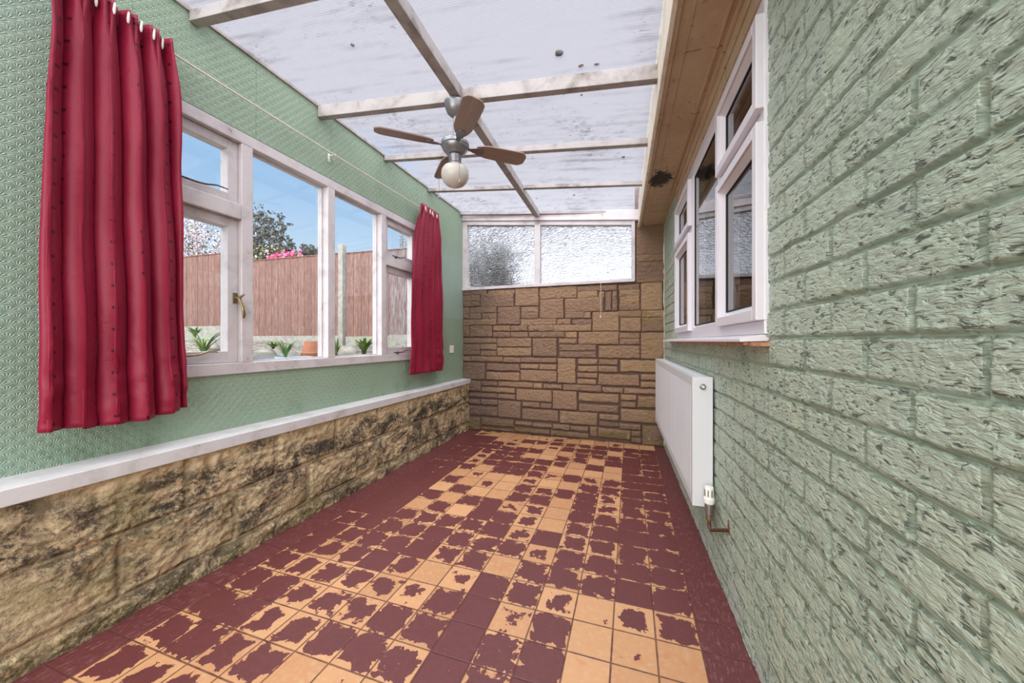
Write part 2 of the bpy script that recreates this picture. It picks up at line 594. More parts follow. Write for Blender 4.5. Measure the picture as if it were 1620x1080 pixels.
def mat_stone():
    m, b = new_mat('buff_stone_facing')
    co = b.coord()
    x, y, z = b.sep(co)
    mort = b.attr('mortar')
    bid = b.attr('tone')
    n0 = b.noise(co, 3.0, 5.0, 0.65, 0.4)
    n1 = b.noise(b.mapping(co, (1, 1, 2.0), rot=(0, 0.5, 0)), 42.0, 4.0, 0.7, 0.8)
    n2 = b.noise(co, 160.0, 2.0)
    c = b.mix(bid, srgb(138, 108, 90), srgb(176, 142, 108))
    c = b.mix(b.m('MULTIPLY', b.ramp(n1, 0.4, 0.75), 0.45), c, srgb(192, 166, 138))
    c = b.mix(b.m('MULTIPLY', b.ramp(n0, 0.55, 0.8), 0.55), c, srgb(112, 88, 66))
    # darker zones to the left, the bottom, and the right-hand return
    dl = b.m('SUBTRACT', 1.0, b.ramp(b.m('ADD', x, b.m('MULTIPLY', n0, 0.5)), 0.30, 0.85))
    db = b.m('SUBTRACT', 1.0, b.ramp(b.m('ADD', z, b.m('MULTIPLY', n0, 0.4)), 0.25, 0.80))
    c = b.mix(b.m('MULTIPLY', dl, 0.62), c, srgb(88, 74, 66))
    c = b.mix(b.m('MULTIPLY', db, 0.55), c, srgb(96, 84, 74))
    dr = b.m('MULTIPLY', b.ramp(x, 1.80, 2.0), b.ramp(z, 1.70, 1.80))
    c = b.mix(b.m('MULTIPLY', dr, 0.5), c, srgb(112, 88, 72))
    yel = b.m('MULTIPLY', b.ramp(x, 1.3, 2.1), b.ramp(b.noise(co, 4.0, 4.0), 0.5, 0.7))
    c = b.mix(b.m('MULTIPLY', yel, 0.45), c, srgb(142, 118, 62))
    salt = b.m('MULTIPLY', b.ramp(b.noise(co, 7.0, 5.0, 0.75), 0.60, 0.68), b.m('SUBTRACT', 1.0, b.ramp(z, 0.14, 0.55)))
    c = b.mix(b.m('MULTIPLY', salt, 0.5), c, srgb(190, 184, 182))
    moss = b.m('MULTIPLY', b.m('SUBTRACT', 1.0, b.ramp(z, 0.09, 0.13)), b.ramp(b.noise(co, 5.0, 4.0), 0.38, 0.55))
    c = b.mix(b.m('MULTIPLY', moss, 0.7), c, srgb(108, 92, 44))
    c = b.mix(b.m('MULTIPLY', mort, 0.92), c, srgb(78, 56, 50))
    h = b.m('ADD', b.m('MULTIPLY', n1, 1.0), b.m('MULTIPLY', n2, 0.25))
    h = b.m('MULTIPLY', h, b.m('SUBTRACT', 1.0, b.m('MULTIPLY', mort, 0.8)))
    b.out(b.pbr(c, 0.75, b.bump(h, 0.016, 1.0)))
    return m


M_STONE = mat_stone()


def mat_block():
    m, b = new_mat('mouldy_cream_block')
    co = b.coord()
    x, y, z = b.sep(co)
    joint = b.attr('mortar')
    hh = b.attr('relief')
    n0 = b.noise(co, 2.4, 6.0, 0.62, 0.6)
    n1 = b.noise(co, 14.0, 6.0, 0.72, 0.5)
    n2 = b.noise(co, 70.0, 4.0, 0.75)
    n3 = b.noise(b.mapping(co, loc=(3, 7, 1)), 5.0, 5.0, 0.65, 0.3)
    c = b.mix(b.ramp(n3, 0.35, 0.7), srgb(204, 184, 148), srgb(182, 158, 122))
    c = b.mix(b.m('MULTIPLY', b.ramp(n1, 0.5, 0.7), 0.5), c, srgb(176, 150, 116))
    # mould: everywhere except the top band, broken by noise
    ns = b.noise(b.mapping(co, (1.0, 1.0, 1.7)), 4.2, 7.0, 0.68, 0.8)
    zone = b.m('SUBTRACT', 1.0, b.ramp(b.m('ADD', z, b.m('MULTIPLY', b.m('SUBTRACT', n0, 0.5), 0.60)), 0.47, 0.56))
    mm = b.m('ADD', b.m('MULTIPLY', ns, 0.62), b.m('MULTIPLY', n2, 0.38))
    mm = b.m('SUBTRACT', mm, b.m('MULTIPLY', b.m('SUBTRACT', hh, 0.5), 0.10))
    c = b.mix(b.m('MULTIPLY', b.m('MULTIPLY', b.ramp(mm, 0.39, 0.50), zone), 0.62), c, srgb(128, 112, 90))
    c = b.mix(b.m('MULTIPLY', b.m('MULTIPLY', b.ramp(mm, 0.475, 0.555), zone), 0.86), c, srgb(58, 51, 45))
    band = b.m('ADD', 0.42, b.m('MULTIPLY', b.m('SUBTRACT', n0, 0.5), 0.45))
    line = b.m('MULTIPLY', b.m('SUBTRACT', 1.0, b.ramp(b.m('ABSOLUTE', b.m('SUBTRACT', z, band)), 0.02, 0.09)), b.ramp(mm, 0.44, 0.54))
    c = b.mix(b.m('MULTIPLY', line, 0.85), c, srgb(52, 46, 40))
    gr = b.m('MULTIPLY', b.ramp(b.noise(b.mapping(co, loc=(1, 2, 5)), 3.4, 4.0), 0.52, 0.68), zone)
    c = b.mix(b.m('MULTIPLY', gr, 0.35), c, srgb(140, 132, 82))
    moss = b.m('MULTIPLY', b.m('SUBTRACT', 1.0, b.ramp(b.m('SUBTRACT', z, b.m('MULTIPLY', n0, 0.10)), -0.01, 0.03)), b.m('MULTIPLY', b.ramp(n2, 0.4, 0.55), b.m('MULTIPLY', b.ramp(x, 1.9, 2.6), b.ramp(n0, 0.42, 0.55))))
    c = b.mix(b.m('MULTIPLY', moss, 0.70), c, srgb(78, 78, 40))
    c = b.mix(b.m('MULTIPLY', joint, 0.40), c, srgb(196, 178, 142))
    h = b.m('ADD', b.m('MULTIPLY', n1, 1.0), b.m('MULTIPLY', n2, 0.45))
    b.out(b.pbr(c, 0.8, b.bump(h, 0.018, 0.7)))
    return m


M_BLOCK = mat_block()


def mat_floor():
    m, b = new_mat('worn_red_painted_tiles')
    uv = b.n('ShaderNodeUVMap', uv_map='tiles').outputs[0]
    u, v, _ = b.sep(uv)
    fu = b.m('FRACT', u)
    fv = b.m('FRACT', v)
    eu = b.m('MINIMUM', fu, b.m('SUBTRACT', 1.0, fu))
    ev = b.m('MINIMUM', fv, b.m('SUBTRACT', 1.0, fv))
    # rounded-square distance from the tile edge
    au = b.m('SUBTRACT', 0.5, eu)
    av = b.m('SUBTRACT', 0.5, ev)
    p4 = b.m('POWER', b.m('ADD', b.m('POWER', au, 7.0), b.m('POWER', av, 7.0)), 1.0 / 7.0)
    d = b.m('SUBTRACT', 0.5, p4)
    wear = b.attr('wear')
    tone = b.attr('tone')
    n1 = b.noise(uv, 2.3, 2.0, 0.5, 0.5)
    n2 = b.noise(uv, 7.0, 4.0, 0.6, 0.4)
    n3 = b.noise(uv, 34.0, 3.0, 0.7)
    n4 = b.noise(uv, 15.0, 3.0, 0.6)
    nn = b.m('ADD', b.m('ADD', b.m('MULTIPLY', b.m('SUBTRACT', n1, 0.5), 1.15), b.m('MULTIPLY', b.m('SUBTRACT', n2, 0.5), 0.80)),
             b.m('MULTIPLY', b.m('SUBTRACT', n3, 0.5), 0.13))
    kk = b.ramp(wear, 0.18, 0.34)
    d = b.m('ADD', b.m('MULTIPLY', d, b.m('SUBTRACT', 1.0, kk)), b.m('MULTIPLY', kk, 0.22))
    lvl = b.m('ADD', b.m('SUBTRACT', d, wear), b.m('MULTIPLY', nn, 0.52))
    paint = b.ramp(lvl, -0.003, 0.005)
    holes = b.ramp(n4, 0.71, 0.72)
    deep = b.m('SUBTRACT', 1.0, b.ramp(wear, -0.6, -0.3))
    paint = b.m('MULTIPLY', paint, b.m('SUBTRACT', 1.0, b.m('MULTIPLY', holes, b.m('SUBTRACT', 1.0, deep))))
    e = b.m('MINIMUM', eu, ev)
    grout = b.m('SUBTRACT', 1.0, b.ramp(b.m('ADD', e, b.m('MULTIPLY', b.m('SUBTRACT', n2, 0.5), 0.010)), 0.012, 0.026))
    tile = b.mix(tone, srgb(184, 134, 94), srgb(202, 153, 110))
    tile = b.mix(b.m('MULTIPLY', b.ramp(n2, 0.45, 0.75), 0.5), tile, srgb(200, 170, 134))
    tile = b.mix(b.m('MULTIPLY', b.ramp(n1, 0.55, 0.75), 0.5), tile, srgb(184, 120, 80))
    red = b.mix(b.ramp(n2, 0.3, 0.7), srgb(92, 45, 46), srgb(102, 51, 52))
    scuff = b.m('MULTIPLY', b.ramp(b.noise(b.mapping(uv, (3.0, 0.8, 1)), 5.0, 5.0, 0.8), 0.53, 0.64), deep)
    red = b.mix(b.m('MULTIPLY', scuff, 0.45), red, srgb(166, 128, 128))
    c = b.mix(grout, tile, b.mix(b.ramp(n1, 0.4, 0.6), srgb(120, 84, 62), srgb(96, 56, 50)))
    red = b.mix(b.m('MULTIPLY', grout, 0.30), red, srgb(84, 44, 42))
    c = b.mix(paint, c, red)
    h = b.m('ADD', b.m('SUBTRACT', b.m('MULTIPLY', paint, 0.30), b.m('MULTIPLY', grout, 1.0)), b.m('MULTIPLY', n3, 0.08))
    ro = b.m('ADD', 0.34, b.m('MULTIPLY', n2, 0.22))
    b.out(b.pbr(c, ro, b.bump(h, 0.0022, 0.8)))
    return m


M_FLOOR = mat_floor()


def mat_soffit():
    m, b = new_mat('stained_cream_soffit')
    co = b.coord()
    x, y, z = b.sep(co)
    n0 = b.noise(co, 3.0, 5.0, 0.65, 0.3)
    n1 = b.noise(co, 26.0, 5.0, 0.7)
    c = b.mix(b.ramp(n0, 0.35, 0.7), srgb(192, 170, 140), srgb(176, 150, 120))
    c = b.mix(b.m('MULTIPLY', b.ramp(n1, 0.60, 0.66), 0.5), c, srgb(120, 96, 68))
    # black mould patch
    a = b.m('DIVIDE', b.m('SUBTRACT', x, 0.290), 0.105)
    d = b.m('DIVIDE', b.m('SUBTRACT', y, 2.90), 0.20)
    r = b.m('SQRT', b.m('ADD', b.m('MULTIPLY', a, a), b.m('MULTIPLY', d, d)))
    c = b.mix(b.m('SUBTRACT', 1.0, b.ramp(b.m('ADD', r, b.m('MULTIPLY', b.m('SUBTRACT', n1, 0.5), 2.4)), 0.55, 0.85)), c, srgb(34, 28, 24))
    # cracked joints
    jn = b.m('ADD', y, b.m('MULTIPLY', n0, 0.03))
    q = None
    for yy in (1.68, 2.13, 2.6, 3.24, 3.45, 3.62):
        t = b.m('LESS_THAN', b.m('ABSOLUTE', b.m('SUBTRACT', jn, yy)), 0.0035)
        q = t if q is None else b.m('MAXIMUM', q, t)
    q = b.m('MULTIPLY', q, b.ramp(b.noise(co, 12.0, 3.0), 0.45, 0.55))
    c = b.mix(b.m('MULTIPLY', q, 0.7), c, srgb(70, 56, 40))
    b.out(b.pbr(c, 0.6, b.bump(b.m('ADD', n1, b.m('MULTIPLY', q, -2.0)), 0.002, 0.6)))
    return m


M_SOFFIT = mat_soffit()


def mat_curtain():
    m, b = new_mat('crimson_satin')
    uv = b.n('ShaderNodeUVMap', uv_map='cloth').outputs[0]      # u, v in metres of cloth
    u, v, _ = b.sep(uv)
    PX, PZ = 0.125, 0.085
    col_i = b.m('FLOOR', b.m('DIVIDE', u, PX))
    fu = b.m('MULTIPLY', b.m('FRACT', b.m('DIVIDE', u, PX)), PX)
    fv = b.m('MULTIPLY', b.m('FRACT', b.m('ADD', b.m('DIVIDE', v, PZ), b.m('MULTIPLY', col_i, 0.37))), PZ)
    in1 = b.m('MULTIPLY', b.m('MULTIPLY', b.m('GREATER_THAN', fu, 0.045), b.m('LESS_THAN', fu, 0.062)),
              b.m('MULTIPLY', b.m('GREATER_THAN', fv, 0.02), b.m('LESS_THAN', fv, 0.031)))
    in2 = b.m('MULTIPLY', b.m('MULTIPLY', b.m('GREATER_THAN', fu, 0.040), b.m('LESS_THAN', fu, 0.066)),
              b.m('MULTIPLY', b.m('GREATER_THAN', fv, 0.048), b.m('LESS_THAN', fv, 0.068)))
    stripes = b.m('GREATER_THAN', b.m('SINE', b.m('MULTIPLY', v, 1600.0)), 0.0)
    in2 = b.m('MULTIPLY', b.m('MULTIPLY', in2, stripes), 0.35)
    c = b.mix(in1, srgb(134, 20, 50), srgb(62, 7, 24))
    c = b.mix(in2, c, srgb(92, 10, 30))
    n = b.noise(uv, 9.0, 3.0, 0.6, 0.5)
    weave = b.noise(b.mapping(uv, (60, 700, 1)), 1.0, 2.0)
    nr = b.bump(b.m('ADD', n, b.m('MULTIPLY', weave, 0.03)), 0.010, 0.5)
    b.out(b.pbr(c, 0.46, nr, Specular_IOR_Level=0.30, Sheen_Weight=0.06, Sheen_Roughness=0.4, Sheen_Tint=(1.0, 0.5, 0.6, 1)))
    return m


M_CURTAIN = mat_curtain()
M_TAPE = simple('white_heading_hook', srgb(226, 224, 220), 0.5)


def mat_wood(name, c1, c2, scale=(1, 1, 9), rough=0.5, axis_scale=6.0):
    m, b = new_mat(name)
    co = b.coord()
    g = b.noise(b.mapping(co, scale), axis_scale, 5.0, 0.65, 0.8)
    c = b.mix(b.ramp(g, 0.3, 0.7), c1, c2)
    b.out(b.pbr(c, rough, b.bump(g, 0.002, 0.5)))
    return m


M_BLADE = mat_wood('brown_veneer_blade', srgb(134, 112, 102), srgb(150, 127, 116), (2, 30, 30), 0.45, 1.5)


def mat_fence():
    m, b = new_mat('reddish_stained_fence_boards')
    co = b.coord()
    x, y, z = b.sep(co)
    board = b.m('FLOOR', b.m('DIVIDE', x, 0.095))
    rnd = b.n('ShaderNodeTexWhiteNoise', {'W': board}, noise_dimensions='1D').outputs['Value']
    g = b.noise(b.mapping(co, (16, 1, 1.4)), 3.0, 5.0, 0.7, 0.8)
    g2 = b.noise(b.mapping(co, (3, 1, 1)), 1.4, 4.0, 0.6)
    c = b.mix(b.ramp(g, 0.3, 0.72), srgb(92, 60, 54), srgb(146, 114, 106))
    c = b.mix(b.m('MULTIPLY', rnd, 0.35), c, srgb(84, 60, 56))
    c = b.mix(b.m('MULTIPLY', b.ramp(g2, 0.5, 0.75), 0.4), c, srgb(128, 112, 110))
    e = b.m('FRACT', b.m('DIVIDE', x, 0.095))
    gap = b.m('LESS_THAN', e, 0.05)
    c = b.mix(b.m('MULTIPLY', gap, 0.6), c, srgb(84, 56, 48))
    b.out(b.pbr(c, 0.85, b.bump(b.m('ADD', g, b.m('MULTIPLY', gap, -1.0)), 0.004, 0.6)))
    return m


M_FENCE = mat_fence()
M_FENCE_OLD = mat_wood('grey_weathered_boards', srgb(84, 62, 60), srgb(140, 130, 132), (14, 1, 1.2), 0.9, 3.0)


def mat_gravel():
    m, b = new_mat('garden_gravel')
    co = b.coord()
    vo = b.n('ShaderNodeTexVoronoi', {'Vector': co, 'Scale': 26.0})
    c = b.mix(b.n('ShaderNodeSeparateColor', {0: vo.outputs['Color']}).outputs[0], srgb(74, 68, 62), srgb(144, 138, 132))
    c = b.mix(b.m('MULTIPLY', b.ramp(b.noise(co, 2.0, 4.0), 0.5, 0.65), 0.6), c, srgb(60, 60, 46))
    b.out(b.pbr(c, 0.9, b.bump(b.m('SUBTRACT', 1.0, vo.outputs['Distance']), 0.02)))
    return m


M_GRAVEL = mat_gravel()
M_SLAB = simple('wet_slate_slab', srgb(72, 77, 86), 0.55, vary=0.25, vscale=4, nscale=20, ndepth=0.004)
M_ROCK = simple('pale_rockery_stone', srgb(122, 119, 113), 0.85, vary=0.25, vscale=7, nscale=14, ndepth=0.02)
M_LEAF = simple('fresh_green_leaf', srgb(98, 124, 62), 0.6, vary=0.3, vscale=12)
M_LEAF2 = simple('olive_leaf', srgb(82, 82, 60), 0.7, vary=0.4, vscale=3)
M_LEAFD = simple('dusky_leaf', srgb(64, 68, 66), 0.7, vary=0.4, vscale=3)
M_BLOSSOM = simple('pale_blossom', srgb(190, 176, 184), 0.7, vary=0.15, vscale=3)
M_PINK = simple('pink_petal', srgb(226, 96, 146), 0.6, vary=0.2, vscale=12)
M_BARK = simple('grey_bark', srgb(112, 100, 92), 0.9, vary=0.2, vscale=6)
M_TUB = simple('pale_blue_tub_plastic', srgb(150, 196, 214), 0.4)
M_MOSSC = simple('dark_moss', srgb(70, 66, 54), 0.95, vary=0.3, vscale=50)
M_RUST = simple('rusty_red_flake', srgb(140, 92, 70), 0.9, vary=0.3, vscale=50)
M_GLOBE, b = new_mat('opal_glass')
b.out(b.n('ShaderNodeBsdfPrincipled', {'Base Color': srgb(196, 192, 184), 'Roughness': 0.22, 'Subsurface Weight': 0.35, 'Subsurface Scale': 0.03}).outputs[0])

# =================================================================== FLOOR
T = 0.1525
TROT = -math.radians(1.3555)
TO = (-1.2624, 0.8372)
wear_known = {(-3, 0): .7, (-2, 0): .85, (-1, 0): .65, (0, 0): .7, (1, 0): .02, (2, 0): .25, (3, 0): .35, (4, 0): .9, (5, 0): .45, (6, 0): .9, (7, 0): .1, (8, 0): .2, (9, 0): .25,
              (-3, 1): .85, (-2, 1): .85, (-1, 1): .5, (0, 1): .55, (1, 1): .75, (2, 1): .8, (3, 1): .68, (4, 1): 1, (5, 1): .7, (6, 1): .9, (7, 1): .03, (8, 1): .3, (9, 1): .2,
              (-3, 2): .8, (-2, 2): .88, (-1, 2): .5, (0, 2): .62, (1, 2): .5, (2, 2): .8, (3, 2): .82, (4, 2): .97, (5, 2): .75, (6, 2): .88, (7, 2): .0, (8, 2): .2, (9, 2): .12,
              (-3, 3): .7, (-2, 3): .6, (-1, 3): .6, (0, 3): .55, (1, 3): .5, (2, 3): .3, (3, 3): .78, (4, 3): 1, (5, 3): .3, (6, 3): .82, (7, 3): .0, (8, 3): .22, (9, 3): .1,
              (-3, 4): .9, (-2, 4): .65, (-1, 4): .7, (0, 4): .97, (1, 4): .6, (2, 4): .12, (3, 4): .3, (4, 4): .92, (5, 4): .72, (6, 4): .4, (7, 4): .22, (8, 4): .42, (9, 4): .65,
              (-3, 5): .92, (-2, 5): .75, (-1, 5): .75, (0, 5): .8, (1, 5): .95, (2, 5): .6, (3, 5): .75, (4, 5): .08, (5, 5): .82, (6, 5): .8, (7, 5): .75, (8, 5): .95, (9, 5): .9,
              (2, 6): .75, (3, 6): .72, (4, 6): .75, (5, 6): .35, (6, 6): .8, (7, 6): .8, (8, 6): .85, (9, 6): .85,
              (4, 7): .4, (5, 7): .9, (6, 7): .6, (5, 8): .1, (5, 9): .05, (5, 10): .08, (1, 8): .05, (3, 9): .3,
              (4, 14): .1, (5, 14): .12, (6, 14): .1, (5, 15): .05, (6, 16): .08, (3, 17): .1, (4, 12): .2}
fv_, ff_, fuv, fw, ft = [], [], [], [], []
rw = random.Random(5)
cs, sn = math.cos(TROT), math.sin(TROT)
rows_ = range(-17, 23)
for c_ in range(-6, 13):
    for r_ in rows_:
        k = len(fv_)
        if c_ < -3 or c_ > 9:
            wv_ = -1.0
        else:
            q = wear_known.get((c_, r_))
            if q is None:
                t = rw.random()
                if r_ < 0:
                    q = rw.uniform(0.3, 0.9)
                elif t < 0.12:
                    q = rw.uniform(0, 0.15)
                elif t < 0.30:
                    q = rw.uniform(0.3, 0.55)
                else:
                    q = rw.uniform(0.65, 0.93)
                if c_ in (-3, -2) and r_ > 6:
                    q = rw.uniform(0.9, 1.0)
                if c_ in (8, 9) and r_ > 6:
                    q = rw.uniform(0.8, 0.97)
                if r_ >= 20:
                    q = rw.uniform(0.05, 0.6)
            wv_ = float(np.interp(q, [0, .1, .3, .5, .7, .85, .93, 1.0], [.85, .46, .27, .17, .08, .02, -.05, -.32]))
        tt = rw.random()
        for (a, d) in ((0, 0), (1, 0), (1, 1), (0, 1)):
            gx, gy = (c_ + a) * T, (r_ + d) * T
            fv_.append((TO[0] + gx * cs - gy * sn, TO[1] + gx * sn + gy * cs, 0.0))
            fuv.append((c_ + a + 20, r_ + d + 40))
            fw.append(wv_)
            ft.append(tt)
        ff_.append((k, k + 1, k + 2, k + 3))
# trim the tile field to the room so nothing pokes through the walls
me = bpy.data.meshes.new('floor')
me.from_pydata(fv_, [], ff_)
uvl = me.uv_layers.new(name='tiles')
uvl.data.foreach_set('uv', np.array([fuv[l.vertex_index] for l in me.loops], dtype=np.float32).ravel())
for nm, arr in (('wear', fw), ('tone', ft)):
    a = me.attributes.new(nm, 'FLOAT', 'POINT')
    a.data.foreach_set('value', np.array(arr, dtype=np.float32))
me.materials.append(M_FLOOR)
import bmesh
bm = bmesh.new()
bm.from_mesh(me)
for co_, no_ in (((0.45, 0, 0), (1, 0, 0)), ((-1.87, 4.15, 0), (-0.0436 * -1, 1.0, 0)), ((-1.84, 4.1, 0), (-1, 0.022, 0)), ((0, ROOM_BACK, 0), (0, -1, 0))):
    gm = bm.verts[:] + bm.edges[:] + bm.faces[:]
    bmesh.ops.bisect_plane(bm, geom=gm, plane_co=co_, plane_no=no_, clear_outer=True)
bm.to_mesh(me)
bm.free()
floor = place(bpy.data.objects.new('floor', me), kind='structure')

# =================================================================== RIGHT WALL (painted brick)
COURSE, BLEN, Z0B, Y0B = 0.0815, 0.2275, 1.0271, 0.595
Yc = [ROOM_BACK]
while Yc[-1] < 4.05:
    y = Yc[-1]
    Yc.append(y + (0.02 if y < 0.2 else 0.0030 + 0.0010 * max(0, y - 0.5)))
Yc = np.array(Yc)
Zc = np.arange(0.0, 2.48, 0.0045)
yy, zz = np.meshgrid(Yc, Zc, indexing='ij')
wy = yy + (fbm(yy * 18, zz * 18, 3, 3) - 0.5) * 0.010
wz = zz + (fbm(yy * 9, zz * 14, 5, 3) - 0.5) * 0.012
row = np.floor((wz - Z0B) / COURSE)
fz = (wz - Z0B) / COURSE - row
off = np.where(np.mod(row, 2) == 0, 0.0, 0.114)
cy_ = (wy - Y0B - off) / BLEN
fy = cy_ - np.floor(cy_)
dz_e = np.minimum(fz, 1 - fz) * COURSE
dy_e = np.minimum(fy, 1 - fy) * BLEN
dist = np.minimum(dz_e, dy_e * 1.0)
n_e = (fbm(yy * 60, zz * 60, 9, 2) - 0.5) * 0.003
mort = 1 - sstep(dist + n_e, 0.0032, 0.0062)
bidx = (row * 31 + np.floor(cy_)).astype(np.int64)
brnd = ((bidx * 2654435761) & 0xFFFF) / 65535.0
crin = fbm(yy * 70 + fbm(yy * 20, zz * 20, 8, 2) * 4, zz * 190, 21, 3)
H = (1 - mort) * (0.0075 + (brnd - 0.5) * 0.003 + (crin - 0.5) * 0.0050 + (fbm(yy * 14, zz * 20, 31, 2) - 0.5) * 0.004) + mort * (vnoise(yy * 80, zz * 80, 4) * 0.001)
WY0, WY1, WZ0, WZ1 = 1.278, 3.055, 1.118, 2.32
wall_right = height_mesh('wall_right', Yc, Zc, lambda u, v, h: (XR + 0.0045 - h, u, v), H, {'mortar': mort}, M_BRICK,
                         hole=lambda u, v: (u > WY0 + 0.004) & (u < WY1 - 0.004) & (v > WZ0 + 0.004) & (v < WZ1), kind='structure', flip=False)
mb = MB()
ZT = 2.48
mb.box((XR + 0.006, ROOM_BACK, 0), (XR + 0.24, WY0, ZT)).box((XR + 0.006, WY1, 0), (XR + 0.24, 4.12, ZT))
mb.box((XR + 0.006, WY0, 0), (XR + 0.24, WY1, WZ0)).box((XR + 0.006, WY0, WZ1), (XR + 0.24, WY1, ZT))
mb.obj('wall_right_core', M_BRICK, parent=wall_right)

# =================================================================== BACK WALL (stone facing)
F_ = 563.99
tyaw = 172 / F_
yaw = math.atan(tyaw)


def ray(u, v):
    s = (u - 810) / F_
    return np.array([-math.sin(yaw) + math.cos(yaw) * s, math.cos(yaw) + math.sin(yaw) * s, (540 - v) / F_])


BO = np.array([-1.826, 4.126])
BD = np.array([math.cos(math.radians(2.51)), -math.sin(math.radians(2.51))])
BN = np.array([BD[1], -BD[0]])


def bk(u, v):
    d = ray(u, v)
    k = (BO @ BN) / (d[:2] @ BN)
    X = d * k
    return (X[:2] - BO) @ BD, X[2] + CAM_H


def cp(c, x, y):
    ox, oy, s = {1: (730, 440, 7.712), 2: (890, 440, 7.712), 3: (730, 570, 7.712), 4: (890, 570, 7.712), 5: (720, 320, 4.629)}[c]
    return bk(ox + x / s, oy + y / s)


B1 = [(20, 150, 115, 210), (115, 148, 318, 203), (325, 145, 535, 195), (535, 140, 650, 190), (20, 212, 118, 285), (118, 210, 235, 280), (238, 198, 640, 345),
      (20, 288, 105, 348), (105, 285, 232, 345), (655, 125, 945, 335), (958, 260, 1250, 490), (20, 355, 100, 495), (105, 355, 435, 422), (105, 428, 250, 497),
      (255, 428, 435, 497), (20, 505, 435, 570), (445, 355, 720, 565), (728, 350, 942, 418), (728, 424, 942, 493), (725, 500, 1160, 572), (15, 575, 100, 715),
      (105, 578, 380, 715), (388, 578, 598, 645), (602, 578, 812, 645), (818, 575, 1125, 645), (388, 655, 598, 722), (602, 655, 818, 722), (825, 655, 1265, 722),
      (20, 728, 435, 795), (440, 728, 858, 838), (440, 845, 858, 955), (15, 802, 228, 938), (232, 802, 435, 872), (235, 880, 435, 950), (870, 730, 1165, 955),
      (15, 950, 110, 1015), (110, 950, 510, 1020), (515, 962, 730, 1030), (732, 962, 1165, 1035)]
B2 = [(178, 100, 670, 152), (680, 80, 942, 140), (955, 60, 1222, 385), (182, 165, 430, 235), (440, 168, 512, 235), (522, 165, 598, 395), (605, 160, 672, 400),
      (690, 148, 945, 220), (695, 225, 942, 308), (690, 315, 950, 390), (690, 398, 965, 475), (968, 395, 1240, 475), (365, 415, 690, 645), (700, 485, 960, 650),
      (965, 482, 1240, 650), (115, 500, 355, 565), (195, 655, 688, 808), (690, 662, 945, 735), (695, 738, 945, 812), (955, 660, 1240, 990), (440, 820, 945, 980),
      (190, 980, 430, 1055), (440, 985, 680, 1060), (35, 655, 180, 725), (30, 250, 500, 405), (30, 415, 268, 488), (268, 415, 345, 488)]
B3 = [(20, 22, 290, 235), (310, 35, 715, 132), (310, 138, 715, 248), (722, 42, 945, 105), (952, 42, 1165, 115), (722, 112, 1165, 265), (60, 240, 240, 375),
      (245, 248, 445, 315), (452, 250, 875, 335), (880, 272, 985, 342), (1000, 285, 1228, 350), (250, 320, 655, 400), (60, 385, 440, 460), (445, 405, 655, 475),
      (670, 345, 1105, 510), (60, 462, 232, 535), (240, 468, 445, 545), (450, 485, 730, 705), (60, 540, 445, 680), (745, 500, 960, 575), (965, 520, 1105, 588),
      (745, 580, 1190, 748), (60, 680, 235, 850), (245, 688, 640, 815), (655, 735, 870, 800), (875, 755, 1110, 825), (245, 810, 655, 870), (655, 810, 1085, 905)]
B4 = [(190, 62, 430, 140), (435, 65, 672, 145), (180, 145, 425, 215), (180, 222, 415, 295), (435, 160, 938, 315), (955, 165, 1240, 248), (955, 255, 1240, 335),
      (5, 285, 475, 385), (485, 322, 740, 395), (752, 335, 1260, 420), (200, 390, 690, 520), (200, 525, 685, 645), (710, 410, 900, 490), (710, 495, 895, 578),
      (915, 430, 1260, 590), (710, 585, 1260, 775), (450, 650, 685, 735), (450, 740, 690, 815), (692, 760, 955, 850), (95, 790, 318, 870), (335, 800, 425, 930),
      (432, 820, 832, 970), (838, 850, 955, 930), (838, 935, 960, 1010), (970, 785, 1260, 1050)]
B5 = [(1325, 150, 1540, 225), (1325, 238, 1540, 375), (1325, 389, 1540, 428), (1325, 443, 1540, 582)]
CR = [(1, 955, 115, 2, 175, 240), (1, 1165, 497, 2, 105, 565), (2, -110, 570, 2, 355, 645), (1, 1185, 730, 2, 180, 800), (1, 1190, 808, 2, 415, 888),
      (1, 1190, 888, 2, 415, 970), (1, 1175, 975, 4, 165, 280), (3, 1115, 365, 4, 180, 605), (3, 1200, 610, 4, 430, 795), (3, 1115, 770, 4, 88, 850),
      (3, 1092, 850, 4, 320, 950), (2, 700, 995, 4, 1240, 150)]
rects = []
for cid, L in ((1, B1), (2, B2), (3, B3), (4, B4), (5, B5)):
    for (x0, y0, x1, y1) in L:
        # use the centre line of the block for its height so slanting joints stay level
        a, z_a = cp(cid, x0, y0)
        c_, z_c = cp(cid, x1, y1)
        rects.append((a, c_, z_c, z_a))
for (c0, x0, y0, c1, x1, y1) in CR:
    a, z_a = cp(c0, x0, y0)
    c_, z_c = cp(c1, x1, y1)
    rects.append((a, c_, z_c, z_a))
Xc = np.arange(-0.08, 2.285, 0.0055)
Zb = np.arange(0.0, 2.72, 0.0055)
xx, zz = np.meshgrid(Xc, Zb, indexing='ij')
wx = xx + (fbm(xx * 22, zz * 22, 41, 3) - 0.5) * 0.010
wz = zz + (fbm(xx * 22, zz * 22, 47, 3) - 0.5) * 0.010
ins = np.full(xx.shape, -1.0)
tone = np.zeros(xx.shape)
lift = np.zeros(xx.shape)
for i, (a, c_, z0, z1) in enumerate(rects):
    d = np.minimum(np.minimum(wx - a, c_ - wx), np.minimum(wz - z0, z1 - wz))
    rv = random.Random(i * 7 + 1)
    t_, l_ = rv.random(), rv.random()
    mk = d > ins
    ins = np.where(mk, d, ins)
    tone = np.where(mk, t_, tone)
    lift = np.where(mk, l_, lift)
face = sstep(ins, -0.002, 0.0045)
rough = fbm(xx * 34, zz * 52, 51, 4, 0.6)
